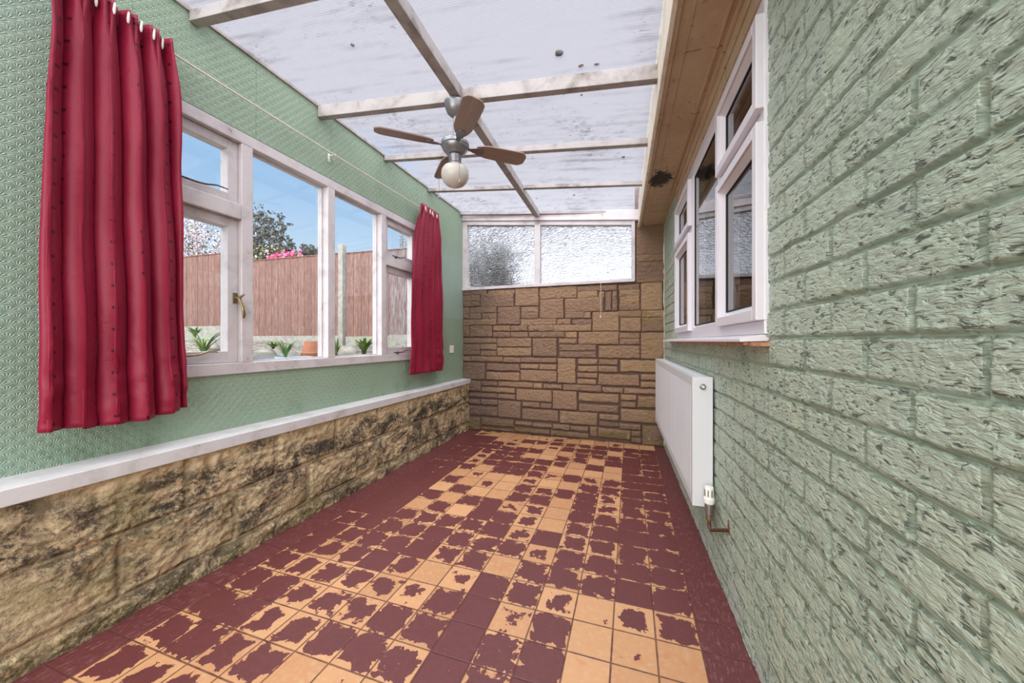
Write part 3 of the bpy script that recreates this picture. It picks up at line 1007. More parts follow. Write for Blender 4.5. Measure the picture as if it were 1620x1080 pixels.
H = face * (0.008 + lift * 0.010 + (rough - 0.4) * 0.020 + sstep(ins, 0, 0.02) * 0.004)
mort = 1 - face
BWX0, BWX1, BWZ0 = -0.085, 1.975, 1.735
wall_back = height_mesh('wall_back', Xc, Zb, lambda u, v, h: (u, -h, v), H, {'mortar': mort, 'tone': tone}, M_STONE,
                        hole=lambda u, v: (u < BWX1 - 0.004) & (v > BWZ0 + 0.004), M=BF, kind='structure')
mb = MB()
mb.box((-0.6, 0.003, 0), (2.5, 0.16, BWZ0)).box((BWX1, 0.003, BWZ0), (2.5, 0.16, 2.75))
mb.obj('wall_back_core', M_STONE, parent=wall_back)
# ragged sealant where the stone meets the brick
mb = MB()
pts = []
for i in range(60):
    z = 0.02 + 2.26 * i / 59
    pts.append((2.262 + random.uniform(-.003, .003), -0.018 + random.uniform(-.004, .002), z))
mb.tube(pts, 0.007, 6, rs=[random.uniform(.004, .010) for _ in pts])
mb.obj('trim_4', simple('white_sealant', srgb(206, 204, 196), 0.7), M=BF, kind='structure')

# =================================================================== LEFT WALL
WLX0, WLX1, WLZ0, WLZ1 = 0.955, 3.20, 0.925, 2.245
S_END = 4.13 + 1.7
TOPL = 2.72
mb = MB()
TH = -0.14
for (a, c_, z0, z1) in ((-0.16, WLX0, 0.6, TOPL), (WLX1, S_END, 0.6, TOPL), (WLX0, WLX1, 0.6, WLZ0), (WLX0, WLX1, WLZ1, TOPL)):
    mb.box((a, TH, z0), (c_, 0, z1))
wall_left = mb.obj('wall_left', M_PAPER, M=LF, kind='structure')

# rough block base wall: runs parallel with the right-hand wall, so the ledge narrows to the far end
Sc = []
y = -0.02
while y < S_END:
    Sc.append(y)
    y += 0.008 if y < 3.4 else 0.03
Sc = np.array(Sc)
Zl = np.arange(0, 0.605, 0.0055)
ss, zz = np.meshgrid(Sc, Zl, indexing='ij')
rowb = np.where(zz < 0.09, 0, np.where(zz < 0.335, 1, 2))
zb = np.minimum(np.abs(zz - 0.09 - (fbm(ss * 5, zz * 3, 61, 2) - .5) * .012), np.abs(zz - 0.335 - (fbm(ss * 5, zz * 3, 62, 2) - .5) * .012))
offs = np.where(rowb == 1, 0.21, 0.0)
fb = np.mod(ss + offs, 0.43)
db_ = np.minimum(fb, 0.43 - fb)
dd = np.minimum(zb, db_)
jt = 1 - sstep(dd, 0.003, 0.014)
lump = fbm(ss * 9, zz * 12, 71, 5, 0.55)
ridg = 1 - np.abs(2 * fbm(ss * 13 + 3, zz * 15, 75, 4) - 1)
pil = 0.45 + 0.55 * sstep(dd, 0.0, 0.03)
relief = pil * (0.5 * lump + 0.5 * ridg)
H = relief * 0.040 + (fbm(ss * 60, zz * 60, 77, 3) - .5) * 0.010 + 0.004 + (1 - sstep(dd, 0.002, 0.006)) * 0.006
offL = lambda s: 0.070 + 0.0145 * s
wall_base = height_mesh('wall_left_base', Sc, Zl, lambda u, v, h: (u, offL(u) - 0.012 + h, v), H, {'mortar': jt, 'relief': relief}, M_BLOCK, M=LF, kind='structure', flip=True)
mb = MB()
mb.hexa([(-0.16, TH, 0), (S_END, TH, 0), (S_END, offL(S_END) - 0.014, 0), (-0.16, offL(0) - 0.014, 0),
         (-0.16, TH, 0.6), (S_END, TH, 0.6), (S_END, offL(S_END) - 0.014, 0.6), (-0.16, offL(0) - 0.014, 0.6)])
mb.obj('wall_left_base_core', M_BLOCK, parent=wall_base)
mb = MB()
mb.hexa([(0.0, -0.001, 0.602), (S_END, -0.001, 0.602), (S_END, offL(S_END) + 0.035, 0.572), (0.0, offL(0) + 0.035, 0.577),
         (0.0, -0.001, 0.635), (S_END, -0.001, 0.635), (S_END, offL(S_END) + 0.035, 0.630), (0.0, offL(0) + 0.035, 0.630)])
mb.obj('trim_1', M_LEDGE, M=LF, bevel=0.003, kind='structure')
# thin timber bead along the top of the papered wall
mb = MB()
mb.box((0, 0, 2.695), (S_END, 0.012, 2.72))
mb.obj('trim_5', M_BEAM, M=LF, kind='structure')

# =================================================================== CEILING: rafters, spine beam, twin-wall sheets
ceiling = empty('ceiling', kind='structure')
XL, XF = -2.2, 0.20
RAFT = [(-1.25, 0.070), (-0.55, 0.070), (0.52, 0.07), (1.215, 0.055), (1.955, 0.075), (2.635, 0.042), (3.325, 0.032), (4.045, 0.030)]


def rafter(y, depth, x0, x1, wd=0.045, name='rafter'):
    mb = MB()
    vs = []
    for dz in (-depth, 0.0):
        for (x, yy_) in ((x0, y - wd / 2), (x1, y - wd / 2), (x1, y + wd / 2), (x0, y + wd / 2)):
            vs.append((x, yy_, roof_z(x) + dz))
    mb.hexa(vs)
    return mb.obj(name, M_BEAM, ceiling, bevel=0.002)


for y, dep in RAFT:
    x0 = -1.902 - (4.13 - y) * 0.0337 + 0.006
    rafter(y, dep, x0, XF - 0.02)
mb = MB()
for (ya, yb_) in ((ROOM_BACK, 4.02),):
    mb.hexa([(-0.945, ya, 2.530), (-0.895, ya, 2.530), (-0.895, yb_, 2.530), (-0.945, yb_, 2.530),
             (-0.945, ya, roof_z(-0.945)), (-0.895, ya, roof_z(-0.895)), (-0.895, yb_, roof_z(-0.895)), (-0.945, yb_, roof_z(-0.945))])
mb.obj('spine_beam', M_BEAM, ceiling, bevel=0.002)
mb = MB()
mb.box((-0.963, ROOM_BACK, 2.548), (-0.945, 4.02, 2.562))
mb.obj('cable_cover', M_BEAM, ceiling)
ys = [ROOM_BACK - 0.1] + [r[0] for r in RAFT] + [4.16]
for i in range(len(ys) - 1):
    mb = MB()
    a, c_ = ys[i] + 0.001, ys[i + 1] - 0.001
    g = 0.002
    mb.hexa([(XL, a, roof_z(XL) + g), (XF, a, roof_z(XF) + g), (XF, c_, roof_z(XF) + g), (XL, c_, roof_z(XL) + g),
             (XL, a, roof_z(XL) + g + .01), (XF, a, roof_z(XF) + g + .01), (XF, c_, roof_z(XF) + g + .01), (XL, c_, roof_z(XL) + g + .01)])
    mb.obj('roof_sheet', M_ROOF, ceiling)

# =================================================================== SOFFIT, FASCIA AND HEAD BOARD OF THE HOUSE EAVES (right)
tr = empty('trim_2', kind='structure')
mb = MB()
mb.box((0.195, ROOM_BACK, 2.325), (XR + 0.01, 4.036, 2.337))
mb.obj('soffit_board', M_SOFFIT, tr)
mb = MB()
mb.hexa([(0.197, ROOM_BACK, 2.316), (0.215, ROOM_BACK, 2.316), (0.215, 4.03, 2.316), (0.197, 4.03, 2.316),
         (0.197, ROOM_BACK, 2.326), (0.222, ROOM_BACK, 2.326), (0.222, 4.03, 2.326), (0.197, 4.03, 2.326)])
mb.box((0.252, ROOM_BACK, 2.321), (0.262, 4.03, 2.326)).box((0.375, ROOM_BACK, 2.318), (0.388, 4.03, 2.326))
mb.obj('soffit_bead', M_SOFFIT, tr, bevel=0.002)
mb = MB()
mb.box((0.178, ROOM_BACK, 2.312), (0.197, 4.036, 2.60))
mb.obj('fascia', mat_timber('cream_white_fascia', srgb(232, 222, 200), srgb(150, 122, 92), 0.5, 0.5), tr, bevel=0.002)
mb = MB()
mb.box((0.197, ROOM_BACK, 2.56), (1.3, 4.3, 2.60))
mb.obj('eaves_deck', M_DARKROOM, tr)
mb = MB()
mb.hexa([(XR - 0.02, 0.3, 2.16), (XR + 0.006, 0.3, 2.16), (XR + 0.006, WY1, 2.19), (XR - 0.02, WY1, 2.19),
         (XR - 0.02, 0.3, 2.325), (XR + 0.006, 0.3, 2.325), (XR + 0.006, WY1, 2.325), (XR - 0.02, WY1, 2.325)])
mb.box((XR - 0.032, 0.3, 2.296), (XR - 0.02, WY1 + .01, 2.325)).box((XR - 0.027, 0.3, 2.228), (XR - 0.02, WY1, 2.242))
mb.obj('head_board', M_SOFFIT, tr, bevel=0.0015)

# =================================================================== LEFT WINDOW (painted timber)
win = empty('window_1', LF, kind='structure')
D0, D1 = -0.085, 0.012          # frame depth: outside .. slightly proud of the paper
mb = MB()
SILL, HEAD = 0.985, 2.185
mb.box((WLX0, D0, WLZ0), (WLX1, D1, SILL)).box((WLX0, D0, HEAD), (WLX1, D1, WLZ1))
mb.box((WLX0, D0, SILL), (1.02, D1, HEAD)).box((3.14, D0, SILL), (WLX1, D1, HEAD))
for c_ in (1.525, 2.086, 2.667):
    mb.box((c_ - 0.031, D0, SILL), (c_ + 0.031, D1, HEAD))
mb.box((1.02, D0, 1.765), (1.494, D1, 1.845)).box((2.698, D0, 1.765), (3.14, D1, 1.845))
mb.obj('window_frame', M_FRAME, win, bevel=0.004)
mb = MB()
mb.box((WLX0 + 0.01, -0.16, 0.905), (WLX1 - .01, D0, 0.945))
mb.obj('outer_sill', M_FRAME, win, bevel=0.003)
# dark crack where the paper has pulled away from the frame head
mb = MB()
mb.box((WLX0, 0.0, WLZ1 - 0.001), (WLX1, 0.004, WLZ1 + 0.006))
mb.obj('head_gap', simple('dirty_gap', srgb(60, 66, 50), 0.9), win)


def pane(parent, x0, x1, z0, z1, y, mat=M_GLASS, nm='pane'):
    mb = MB()
    mb.box((x0, y - 0.002, z0), (x1, y + 0.002, z1))
    return mb.obj(nm, mat, parent)


GY = -0.048
for (a, c_) in ((1.556, 2.055), (2.117, 2.636)):
    mb = MB()
    mb.ring(a, c_, SILL, HEAD, 0.010, GY - 0.008, GY + 0.012)
    mb.obj('glazing_bead', M_FRAME, win)
    pane(win, a + 0.004, c_ - 0.004, SILL + 0.004, HEAD - 0.004, GY)
for (a, c_, z0, z1) in ((1.021, 1.493, SILL + .001, 1.764), (1.021, 1.493, 1.846, HEAD - .001), (2.699, 3.139, SILL + .001, 1.764), (2.699, 3.139, 1.846, HEAD - .001)):
    mb = MB()
    low_ = z0 < 1.5
    mb.ring(a, c_, z0, z1, 0.052, GY - 0.028, GY + 0.030, bottom=0.062 if low_ else 0.05, top=0.05)
    sash = mb.obj('sash', M_FRAME, win, bevel=0.003)
    pane(sash, a + 0.048, c_ - 0.048, z0 + 0.046, z1 - 0.046, GY)


def stay(parent, x0, x1, z, y, mat=M_DKMETAL):
    """casement stay: flat bar with a curled end and its pin"""
    mb = MB()
    d = 1 if x1 > x0 else -1
    L = abs(x1 - x0)
    pts = [(x0, y, z), (x0 + d * L * .55, y + .002, z), (x0 + d * L * .68, y + .004, z + .004), (x0 + d * L * .84, y + .008, z + .018), (x1, y + .012, z + .016)]
    mb.tube(pts, 0.004, 8, rs=[.005, .005, .0045, .004, .003])
    mb.box((x0 + d * L * .30 - .01, y - .016, z - .012), (x0 + d * L * .30 + .01, y + .002, z - .004))
    mb.tube([(x0 + d * L * .30, y, z - .008), (x0 + d * L * .30, y, z + .009)], 0.003, 8)
    return mb.obj('stay', mat, parent)


stay(win, 3.05, 2.82, 1.03, 0.004, M_BRASS)
stay(win, 3.08, 2.77, 1.885, 0.004, M_DKMETAL)
stay(win, 1.40, 1.22, 1.865, 0.004, M_DKMETAL)
stay(win, 1.40, 1.20, 1.00, 0.018, M_DKMETAL)
# cockspur handle
mb = MB()
hx, hz = 2.716, 1.335
mb.box((hx - 0.009, -0.019, hz - 0.028), (hx + 0.009, -0.010, hz + 0.028))
mb.tube([(hx, -0.010, hz), (hx, 0.012, hz)], 0.007, 10)
mb.tube([(hx, 0.012, hz), (hx - .004, 0.022, hz - .022), (hx - .012, 0.030, hz - .055), (hx - .016, 0.030, hz - .092), (hx - .016, 0.028, hz - .108)], 0.006, 10, rs=[.006, .0055, .007, .0095, .005])
mb.tube([(hx, 0.010, hz), (hx - .018, 0.010, hz + .012), (hx - .030, 0.012, hz + .024)], 0.005, 8, rs=[.006, .005, .004])
mb.obj('handle', M_BRASS, win)

# =================================================================== BACK WINDOW (obscured glass) AND HEADER
win2 = empty('window_2', BF, kind='structure')
F0, F1 = -0.022, 0.05
ZW0, ZW1 = 1.738, 2.56
mb = MB()
mb.box((-0.078, F0 - .012, ZW0), (1.975, F1, ZW0 + 0.034))
mb.box((-0.078, F0, ZW0 + .034), (-0.015, F1, 2.64))
mb.box((1.937, F0, ZW0 + .034), (1.975, F1, 2.44))
mb.box((0.862, F0, ZW0 + .034), (0.930, F1, 2.52))


def sl(x):                       # sloping underside of the head rail
    return 2.555 - 0.108 * x


mb.hexa([(-0.015, F0, sl(-.015)), (1.937, F0, sl(1.937)), (1.937, F1, sl(1.937)), (-0.015, F1, sl(-.015)),
         (-0.015, F0, sl(-.015) + .055), (1.937, F0, sl(1.937) + .055), (1.937, F1, sl(1.937) + .055), (-0.015, F1, sl(-.015) + .055)])
mb.obj('window_frame', M_FRAME, win2, bevel=0.003)
mb = MB()
mb.hexa([(-0.09, -0.045, sl(-.09) + .048), (2.02, -0.045, sl(2.02) + .048), (2.02, F1, sl(2.02) + .048), (-0.09, F1, sl(-.09) + .048),
         (-0.09, -0.045, sl(-.09) + .066), (2.02, -0.045, sl(2.02) + .066), (2.02, F1, sl(2.02) + .066), (-0.09, F1, sl(-.09) + .066)])
mb.hexa([(-0.09, -0.030, sl(-.09) + .066), (2.02, -0.030, sl(2.02) + .066), (2.02, F1, sl(2.02) + .066), (-0.09, F1, sl(-.09) + .066),
         (-0.09, -0.030, sl(-.09) + .150), (2.02, -0.030, sl(2.02) + .165), (2.02, F1, sl(2.02) + .165), (-0.09, F1, sl(-.09) + .150)])
mb.obj('header_board', M_FRAME, win2, bevel=0.003)
for (a, c_) in ((-0.012, 0.862), (0.930, 1.937)):
    mb = MB()
    y0, y1 = 0.008, 0.013
    za, zc = sl(a), sl(c_)
    mb.hexa([(a, y0, ZW0 + .034), (c_, y0, ZW0 + .034), (c_, y1, ZW0 + .034), (a, y1, ZW0 + .034), (a, y0, za), (c_, y0, zc), (c_, y1, zc), (a, y1, za)])
    mb.obj('pane', M_OBSC, win2)

# =================================================================== RIGHT WINDOW (white double glazed)
win3 = empty('window_3', kind='structure')
X0, X1 = XR - 0.012, XR + 0.06      # frame, just proud of the brick
FT = 2.19


class YB:
    """boxes in (y,z) on the right wall, x from a to b"""
    @staticmethod
    def ring(mb, y0, y1, z0, z1, wd, xa, xb, chamf=0.0):
        mb.box((xa, y0, z0), (xb, y0 + wd, z1)).box((xa, y1 - wd, z0), (xb, y1, z1))
        mb.box((xa, y0 + wd, z0), (xb, y1 - wd, z0 + wd)).box((xa, y0 + wd, z1 - wd), (xb, y1 - wd, z1))


Y = [1.280, 1.790, 2.455, 3.052]
mb = MB()
mb.box((X0, Y[0], 1.122), (X1, Y[3], 1.165)).box((X0, Y[0], 2.135), (X1, Y[3], FT))
mb.box((X0, Y[0], 1.165), (X1, Y[0] + .035, 2.135)).box((X0, Y[3] - .035, 1.165), (X1, Y[3], 2.135))
mb.box((X0, Y[1] - .02, 1.165), (X1, Y[1] + .02, 2.135)).box((X0, Y[2] - .02, 1.165), (X1, Y[2] + .02, 2.135))
mb.box((X0, Y[0] + .035, 1.785), (X1, Y[1] - .02, 1.820)).box((X0, Y[2] + .02, 1.785), (X1, Y[3] - .035, 1.820))
mb.obj('window_frame', M_UPVC, win3, bevel=0.003)


def upvc_sash(y0, y1, z0, z1, wd=0.058, proud=0.022, opening=True):
    mb = MB()
    YB.ring(mb, y0, y1, z0, z1, wd * 0.62, X0 - proud, X0 + 0.03)
    # inner sloped bead
    a = wd * 0.62
    for (ya, yb_, za, zb_, side) in ((y0 + a, y1 - a, z0 + a, z1 - a, 0),):
        xo, xi = X0 - proud * 0.6, X0 + 0.012
        w2 = wd - a
        P = [(xo, ya, za), (xo, yb_, za), (xo, yb_, zb_), (xo, ya, zb_)]
        Q = [(xi, ya + w2, za + w2), (xi, yb_ - w2, za + w2), (xi, yb_ - w2, zb_ - w2), (xi, ya + w2, zb_ - w2)]
        mb.add(P + Q, [(0, 1, 5, 4), (1, 2, 6, 5), (2, 3, 7, 6), (3, 0, 4, 7)])
    o = mb.obj('sash' if opening else 'fixed_bead', M_UPVC, win3, bevel=0.0025, fix=False)
    ga = wd
    mg = MB()
    YB.ring(mg, y0 + ga - .001, y1 - ga + .001, z0 + ga - .001, z1 - ga + .001, 0.005, X0 + 0.006, X0 + 0.016)
    mg.obj('gasket', M_GASKET, o)
    mg = MB()
    mg.box((X0 + 0.010, y0 + ga - .004, z0 + ga - .004), (X0 + 0.030, y1 - ga + .004, z1 - ga + .004))
    mg.obj('pane', M_GLASS2, o)
    return o


upvc_sash(1.283, 1.785, 1.166, 1.783)
upvc_sash(1.283, 1.785, 1.825, 2.118)
upvc_sash(2.462, 2.98 + .07, 1.166, 1.783)
upvc_sash(2.462, 2.98 + .07, 1.825, 2.118)
upvc_sash(1.812, 2.436, 1.160, 2.135, wd=0.036, proud=0.0, opening=False)
mb = MB()
mb.prism([(XR - 0.075, 1.098), (XR + 0.02, 1.101), (XR + 0.02, 1.121), (XR - 0.012, 1.121), (XR - 0.068, 1.112), (XR - 0.075, 1.108)], 1.29, 3.46, 'xzy')
mb.obj('window_sill', M_UPVC, win3, bevel=0.0015)
mb = MB()
mb.box((XR - 0.05, 1.262, 1.085), (XR + 0.02, 1.30, 1.0975)).box((XR - 0.062, 1.30, 1.088), (XR + .02, 3.1, 1.0975))
mb.obj('sill_mortar_bed', simple('rusty_mortar', srgb(170, 120, 90), 0.9, vary=0.4, vscale=30), win3)
# the dim room behind it
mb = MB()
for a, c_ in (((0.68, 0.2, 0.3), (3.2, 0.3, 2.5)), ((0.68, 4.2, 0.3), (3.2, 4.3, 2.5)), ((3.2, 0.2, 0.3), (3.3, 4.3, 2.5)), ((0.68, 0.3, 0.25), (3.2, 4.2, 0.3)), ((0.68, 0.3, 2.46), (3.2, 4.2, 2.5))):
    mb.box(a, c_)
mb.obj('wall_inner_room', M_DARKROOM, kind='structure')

# =================================================================== CURTAINS, ROD
def curtain(name, s_top, s_bot, z_top, z_bot, folds, amp, d0, label, phase=0.0, seed=1, hem=None):
    """s ranges from near (first) to far (second); folds gathered on the rod, opening downward"""
    nu, nv = folds * 26, 90
    rnd = random.Random(seed)
    ph = [rnd.uniform(-.45, .45) for _ in range(folds + 2)]
    am = [rnd.uniform(.7, 1.2) for _ in range(folds + 2)]
    P = np.zeros((nu + 1, nv + 1, 3))
    tu = np.linspace(0, 1, nu + 1)
    th = tu * folds * 2 * math.pi + phase
    wob = np.interp(tu * folds, np.arange(folds + 2), ph)
    ampv = np.interp(tu * folds, np.arange(folds + 2), am)
    for j in range(nv + 1):
        t = j / nv
        z = z_top + (z_bot - z_top) * t
        op = min(1.0, t * 6.0)                        # just under the heading the pleats are tight
        op2 = op * op * (3 - 2 * op)
        sa = s_top[0] + (s_bot[0] - s_top[0]) * min(1, t * 2.2) ** 0.7
        sb = s_top[1] + (s_bot[1] - s_top[1]) * t ** 0.8
        A = amp * (0.35 + 0.65 * op2) * (1 + 0.15 * math.sin(3 * t + seed))
        q = th + wob * (0.3 + 0.9 * t) + 0.35 * math.sin(2.2 * t + seed)
        dep = d0 + A * ampv * (1.0 - 2.0 * ((1 - np.sin(q + 0.25 * np.sin(q + 1.0))) / 2) ** 1.9 - 0.25)
        lat = -(sa - sb) / folds * 0.17 * np.sin(2 * q) * op2
        s = sa + (sb - sa) * tu + lat
        # fine pleating in the heading
        if t < 0.10:
            k = 1 - t / 0.10
            dep = dep + 0.010 * k * np.sin(q * 3.0 + 0.7)
        P[:, j, 0] = s
        P[:, j, 1] = dep + 0.004 * np.sin(17 * t + 5 * tu)
        P[:, j, 2] = z
    if hem is not None:
        hz_ = np.interp(tu, [h[0] for h in hem], [h[1] for h in hem])
        wgt = np.linspace(0, 1, nv + 1) ** 1.0
        P[:, :, 2] += hz_[:, None] * wgt[None, :]
    # crumples near the hem
    vv_ = np.linspace(0, 1, nv + 1)
    P[:, :, 1] += ((fbm(tu[:, None] * folds * 2.5 + 0 * vv_, vv_[None, :] * 26 + tu[:, None] * 5, seed + 5, 3) - .5) * 0.022) * sstep(vv_, .72, .95)[None, :]
    P[:, :, 1] += ((fbm(tu[:, None] * folds * 1.5 + 0 * vv_, vv_[None, :] * 9 - tu[:, None] * 6, seed + 9, 3) - .5) * 0.010)
    P[:, :, 1] = np.maximum(P[:, :, 1], 0.020)
    me = bpy.data.meshes.new(name)
    vs = P.reshape(-1, 3)
    fs = [(i * (nv + 1) + j, (i + 1) * (nv + 1) + j, (i + 1) * (nv + 1) + j + 1, i * (nv + 1) + j + 1) for i in range(nu) for j in range(nv)]
    me.from_pydata([tuple(v) for v in vs], [], fs)
    me.polygons.foreach_set('use_smooth', [True] * len(fs))
    mid = P[:, nv // 2, :2]
    arc = np.concatenate([[0], np.cumsum(np.linalg.norm(np.diff(mid, axis=0), axis=1))])
    uvs = np.zeros((nu + 1, nv + 1, 2))
    uvs[:, :, 0] = arc[:, None]
    uvs[:, :, 1] = (vv_ * (z_top - z_bot))[None, :]
    uvs = uvs.reshape(-1, 2)
    ul = me.uv_layers.new(name='cloth')
    ul.data.foreach_set('uv', np.array([uvs[l.vertex_index] for l in me.loops], dtype=np.float32).ravel())
    me.materials.append(M_CURTAIN)
    o = bpy.data.objects.new(name, me)
    md = o.modifiers.new('thick', 'SOLIDIFY')
    md.thickness = 0.0015
    root = empty(name, LF)
    o.name = 'cloth'
    o.parent = root
    scene.collection.objects.link(o)
    tag(root, label, 'curtain', 'crimson curtains')
    return root, P


RODZ, RODY = 2.412, 0.055
c1, P1 = curtain('curtain', (3.405, 3.055), (3.432, 2.992), 2.440, 0.775, 5, 0.048, 0.088, 'crimson satin curtain hanging in deep folds at the near end of the timber window',
                 phase=0.6, seed=3, hem=[(0, .008), (.2, .008), (.27, 0.0), (.6, -.004), (.75, .004), (1, .022)])
c2, P2 = curtain('curtain', (1.07, 0.76), (1.235, 0.63), 2.450, 0.79, 5, 0.034, 0.078, 'crimson satin curtain flaring downwards at the far end of the timber window, beside the socket',
                 phase=0.2, seed=8, hem=[(0, 0), (1, .0)])


def hooks(root, s0, s1, n, P):
    for i in range(n):
        s = s0 + (s1 - s0) * (i + .5) / n
        k = int(np.argmin(np.abs(P[:, 3, 0] - s)))
        yf = float(P[max(0, k - 3):k + 4, 3, 1].max()) + .006
        mb = MB()
        mb.tube([(s, yf - .006, RODZ - .012), (s, yf + .001, RODZ + .004), (s + .001, yf + .004, RODZ + .010), (s + .003, yf + .006, RODZ - .004), (s + .004, yf + .006, RODZ - .022), (s + .003, yf + .003, RODZ - .034)],
                0.004, 8, rs=[.0025, .003, .003, .004, .0048, .0025])
        mb.obj('curtain_hook', M_TAPE, root)


hooks(c1, 3.39, 3.06, 8, P1)
hooks(c2, 1.06, 0.78, 6, P2)
rod = empty('curtain_rod', LF, label='thin cream curtain rod running above the timber window', cat='curtain rod')
mb = MB()
rp = []
for i in range(25):
    s = 0.66 + (3.75 - 0.66) * i / 24
    rp.append((s, RODY, RODZ + 0.004 * math.sin(s * 2.1) - 0.004))
mb.tube(rp, 0.0052, 10)
mb.obj('rod', M_OFFWH, rod)
for s in (0.70, 2.10, 3.66):
    mb = MB()
    mb.box((s - .008, 0.0, RODZ - .045), (s + .008, 0.005, RODZ + .012))
    mb.tube([(s, 0.003, RODZ - .002), (s, RODY - .01, RODZ - .006), (s, RODY + .002, RODZ - .010), (s, RODY + .010, RODZ - .002)], 0.0045, 8)
    mb.tube([(s + .012, 0.012, RODZ - .01), (s + .012, 0.012, RODZ - .035)], 0.004, 8)
    mb.obj('bracket', M_WHITEPL, rod)
# loose threads under the curtains
for (s, z0, z1, lab) in ((3.20, 0.80, 0.745, 'short white thread dangling below the near crimson curtain'), (1.245, 0.90, 0.835, 'white paint drip hanging below the timber window beside the far curtain')):
    mb = MB()
    mb.tube([(s, 0.012, z0), (s - .002, 0.010, (z0 + z1) / 2), (s, 0.008, z1)], 0.0011, 5)
    tag(mb.obj('loose_thread', M_TAPE, M=LF), lab, 'thread')

# =================================================================== SOCKET
so = empty('wall_socket', LF @ Matrix.Translation((0.312, 0, 1.008)), label='white plastic socket plate low on the green wall near the stone corner', cat='socket')
mb = MB()
mb.box((-.044, 0, -.044), (.044, .009, .044))
mb.obj('face_plate', M_WHITEPL, so, bevel=0.003)
mb = MB()
mb.box((-.008, .009, -.018), (.008, .0135, .006))
mb.obj('switch', M_WHITEPL, so, bevel=0.001)
for q in (-.030, .030):
    mb = MB()
    mb.lathe([(.0035, 0), (.0035, .0012)], seg=12, M=Matrix.Translation((q, .0092, 0)) @ Matrix.Rotation(-math.pi / 2, 4, 'X'))
    mb.obj('screw', M_DKMETAL, so)

# =================================================================== PULL CORD on the stone wall
mb = MB()
pp = []
for i in range(14):
    t = i / 13
    pp.append((1.62 + 0.002 * math.sin(t * 9), -0.040, 1.745 - 0.365 * t))
mb.tube(pp, 0.0028, 7)
cord = empty('pull_cord', BF, label='grey cord hanging down the stone wall below the obscured window', cat='cord')
mb.obj('cord', M_OFFWH, cord)
mb = MB()
mb.lathe([(.003, 0), (.009, .004), (.010, .018), (.005, .026)], c=(1.619, -0.040, 1.358), seg=12)
mb.obj('end_knob', M_OFFWH, cord)

# =================================================================== CEILING FAN
FX, FY = -0.950, 1.945
fan = empty('ceiling_fan', Matrix.Translation((FX, FY, 0)), label='nickel ceiling fan with four brown blades and an opal light globe', cat='fan')
mb = MB()
mb.lathe([(.030, 2.535), (.064, 2.532), (.066, 2.522), (.062, 2.512), (.058, 2.492), (.048, 2.468), (.030, 2.452), (.020, 2.450)], seg=40)
mb.obj('canopy', M_CHROME, fan)
mb = MB()
mb.lathe([(.012, 2.29), (.012, 2.46)], seg=20)
mb.lathe([(.019, 2.448), (.021, 2.458), (.012, 2.462)], seg=20)
mb.obj('downrod', M_CHROME, fan)
mb = MB()
mb.lathe([(.022, 2.325), (.028, 2.318), (.030, 2.306), (.066, 2.302), (.080, 2.292), (.084, 2.286), (.084, 2.268), (.079, 2.264), (.079, 2.260), (.072, 2.244), (.055, 2.226), (.036, 2.216), (.02, 2.214)], seg=48)
mb.obj('motor_housing', M_CHROME, fan)
mb = MB()
mb.lathe([(.018, 2.216), (.036, 2.214), (.038, 2.205), (.036, 2.168), (.042, 2.160), (.042, 2.150), (.030, 2.148)], seg=36)
mb.obj('light_fitter', M_CHROME, fan)
mb = MB()
mb.lathe([(.034, 2.158), (.046, 2.152), (.068, 2.140), (.080, 2.120), (.083, 2.100), (.081, 2.080), (.072, 2.058), (.055, 2.040), (.030, 2.028), (.008, 2.021), (.002, 2.020)], seg=48)
mb.obj('glass_globe', M_GLOBE, fan, label='white opal glass globe')
for k in range(4):
    ang = math.radians(38.5 + 90 * k)
    Mb = Matrix.Rotation(ang, 4, 'Z') @ Matrix.Translation((0, 0, 2.272)) @ Matrix.Rotation(math.radians(-12), 4, 'X')
    prof = [(0.130, .030), (0.165, .044), (0.20, .052), (0.30, .056), (0.395, .058), (0.425, .056), (0.450, .036), (0.455, .022)]
    poly = [(x, wdt) for x, wdt in prof] + [(x, -wdt) for x, wdt in reversed(prof)]
    mb = MB()
    mb.prism(poly, -0.004, 0.004, 'xyz')
    bl = mb.obj('blade', M_BLADE, fan, M=Mb, bevel=0.0015)
    mb = MB()
    ar = [(0.060, .012), (0.095, .012), (0.120, .022), (0.150, .026), (0.172, .018), (0.180, .006)]
    mb.prism([(x, q) for x, q in ar] + [(x, -q) for x, q in reversed(ar)], -0.009, -0.004, 'xyz')
    mb.obj('blade_arm', M_CHROME, bl, bevel=0.001)
for (px, py, zl, knob) in ((-0.036, -0.024, 1.948, True), (0.030, -0.036, 2.010, False)):
    mb = MB()
    mb.tube([(px * .9, py * .9, 2.19), (px * 1.7, py * 1.7, 2.178), (px * 2.2, py * 2.2, 2.12), (px * 2.2, py * 2.2, zl)], 0.0011, 6)
    ch = mb.obj('pull_chain', M_DKMETAL, fan)
    mb = MB()
    mb.lathe([(.001, .022), (.003, .018), (.0065, .006), (.0055, -.003), (.001, -.008)], c=(px * 2.2, py * 2.2, zl), seg=14)
    mb.obj('chain_knob', M_CHROME, ch)

# =================================================================== RADIATOR
rad = empty('radiator', label='white ribbed panel radiator hung on the green brick wall', cat='radiator')
RY0, RY1, RX0, RX1, RZ0, RZ1 = 1.925, 3.86, 0.336, 0.422, 0.300, 0.925
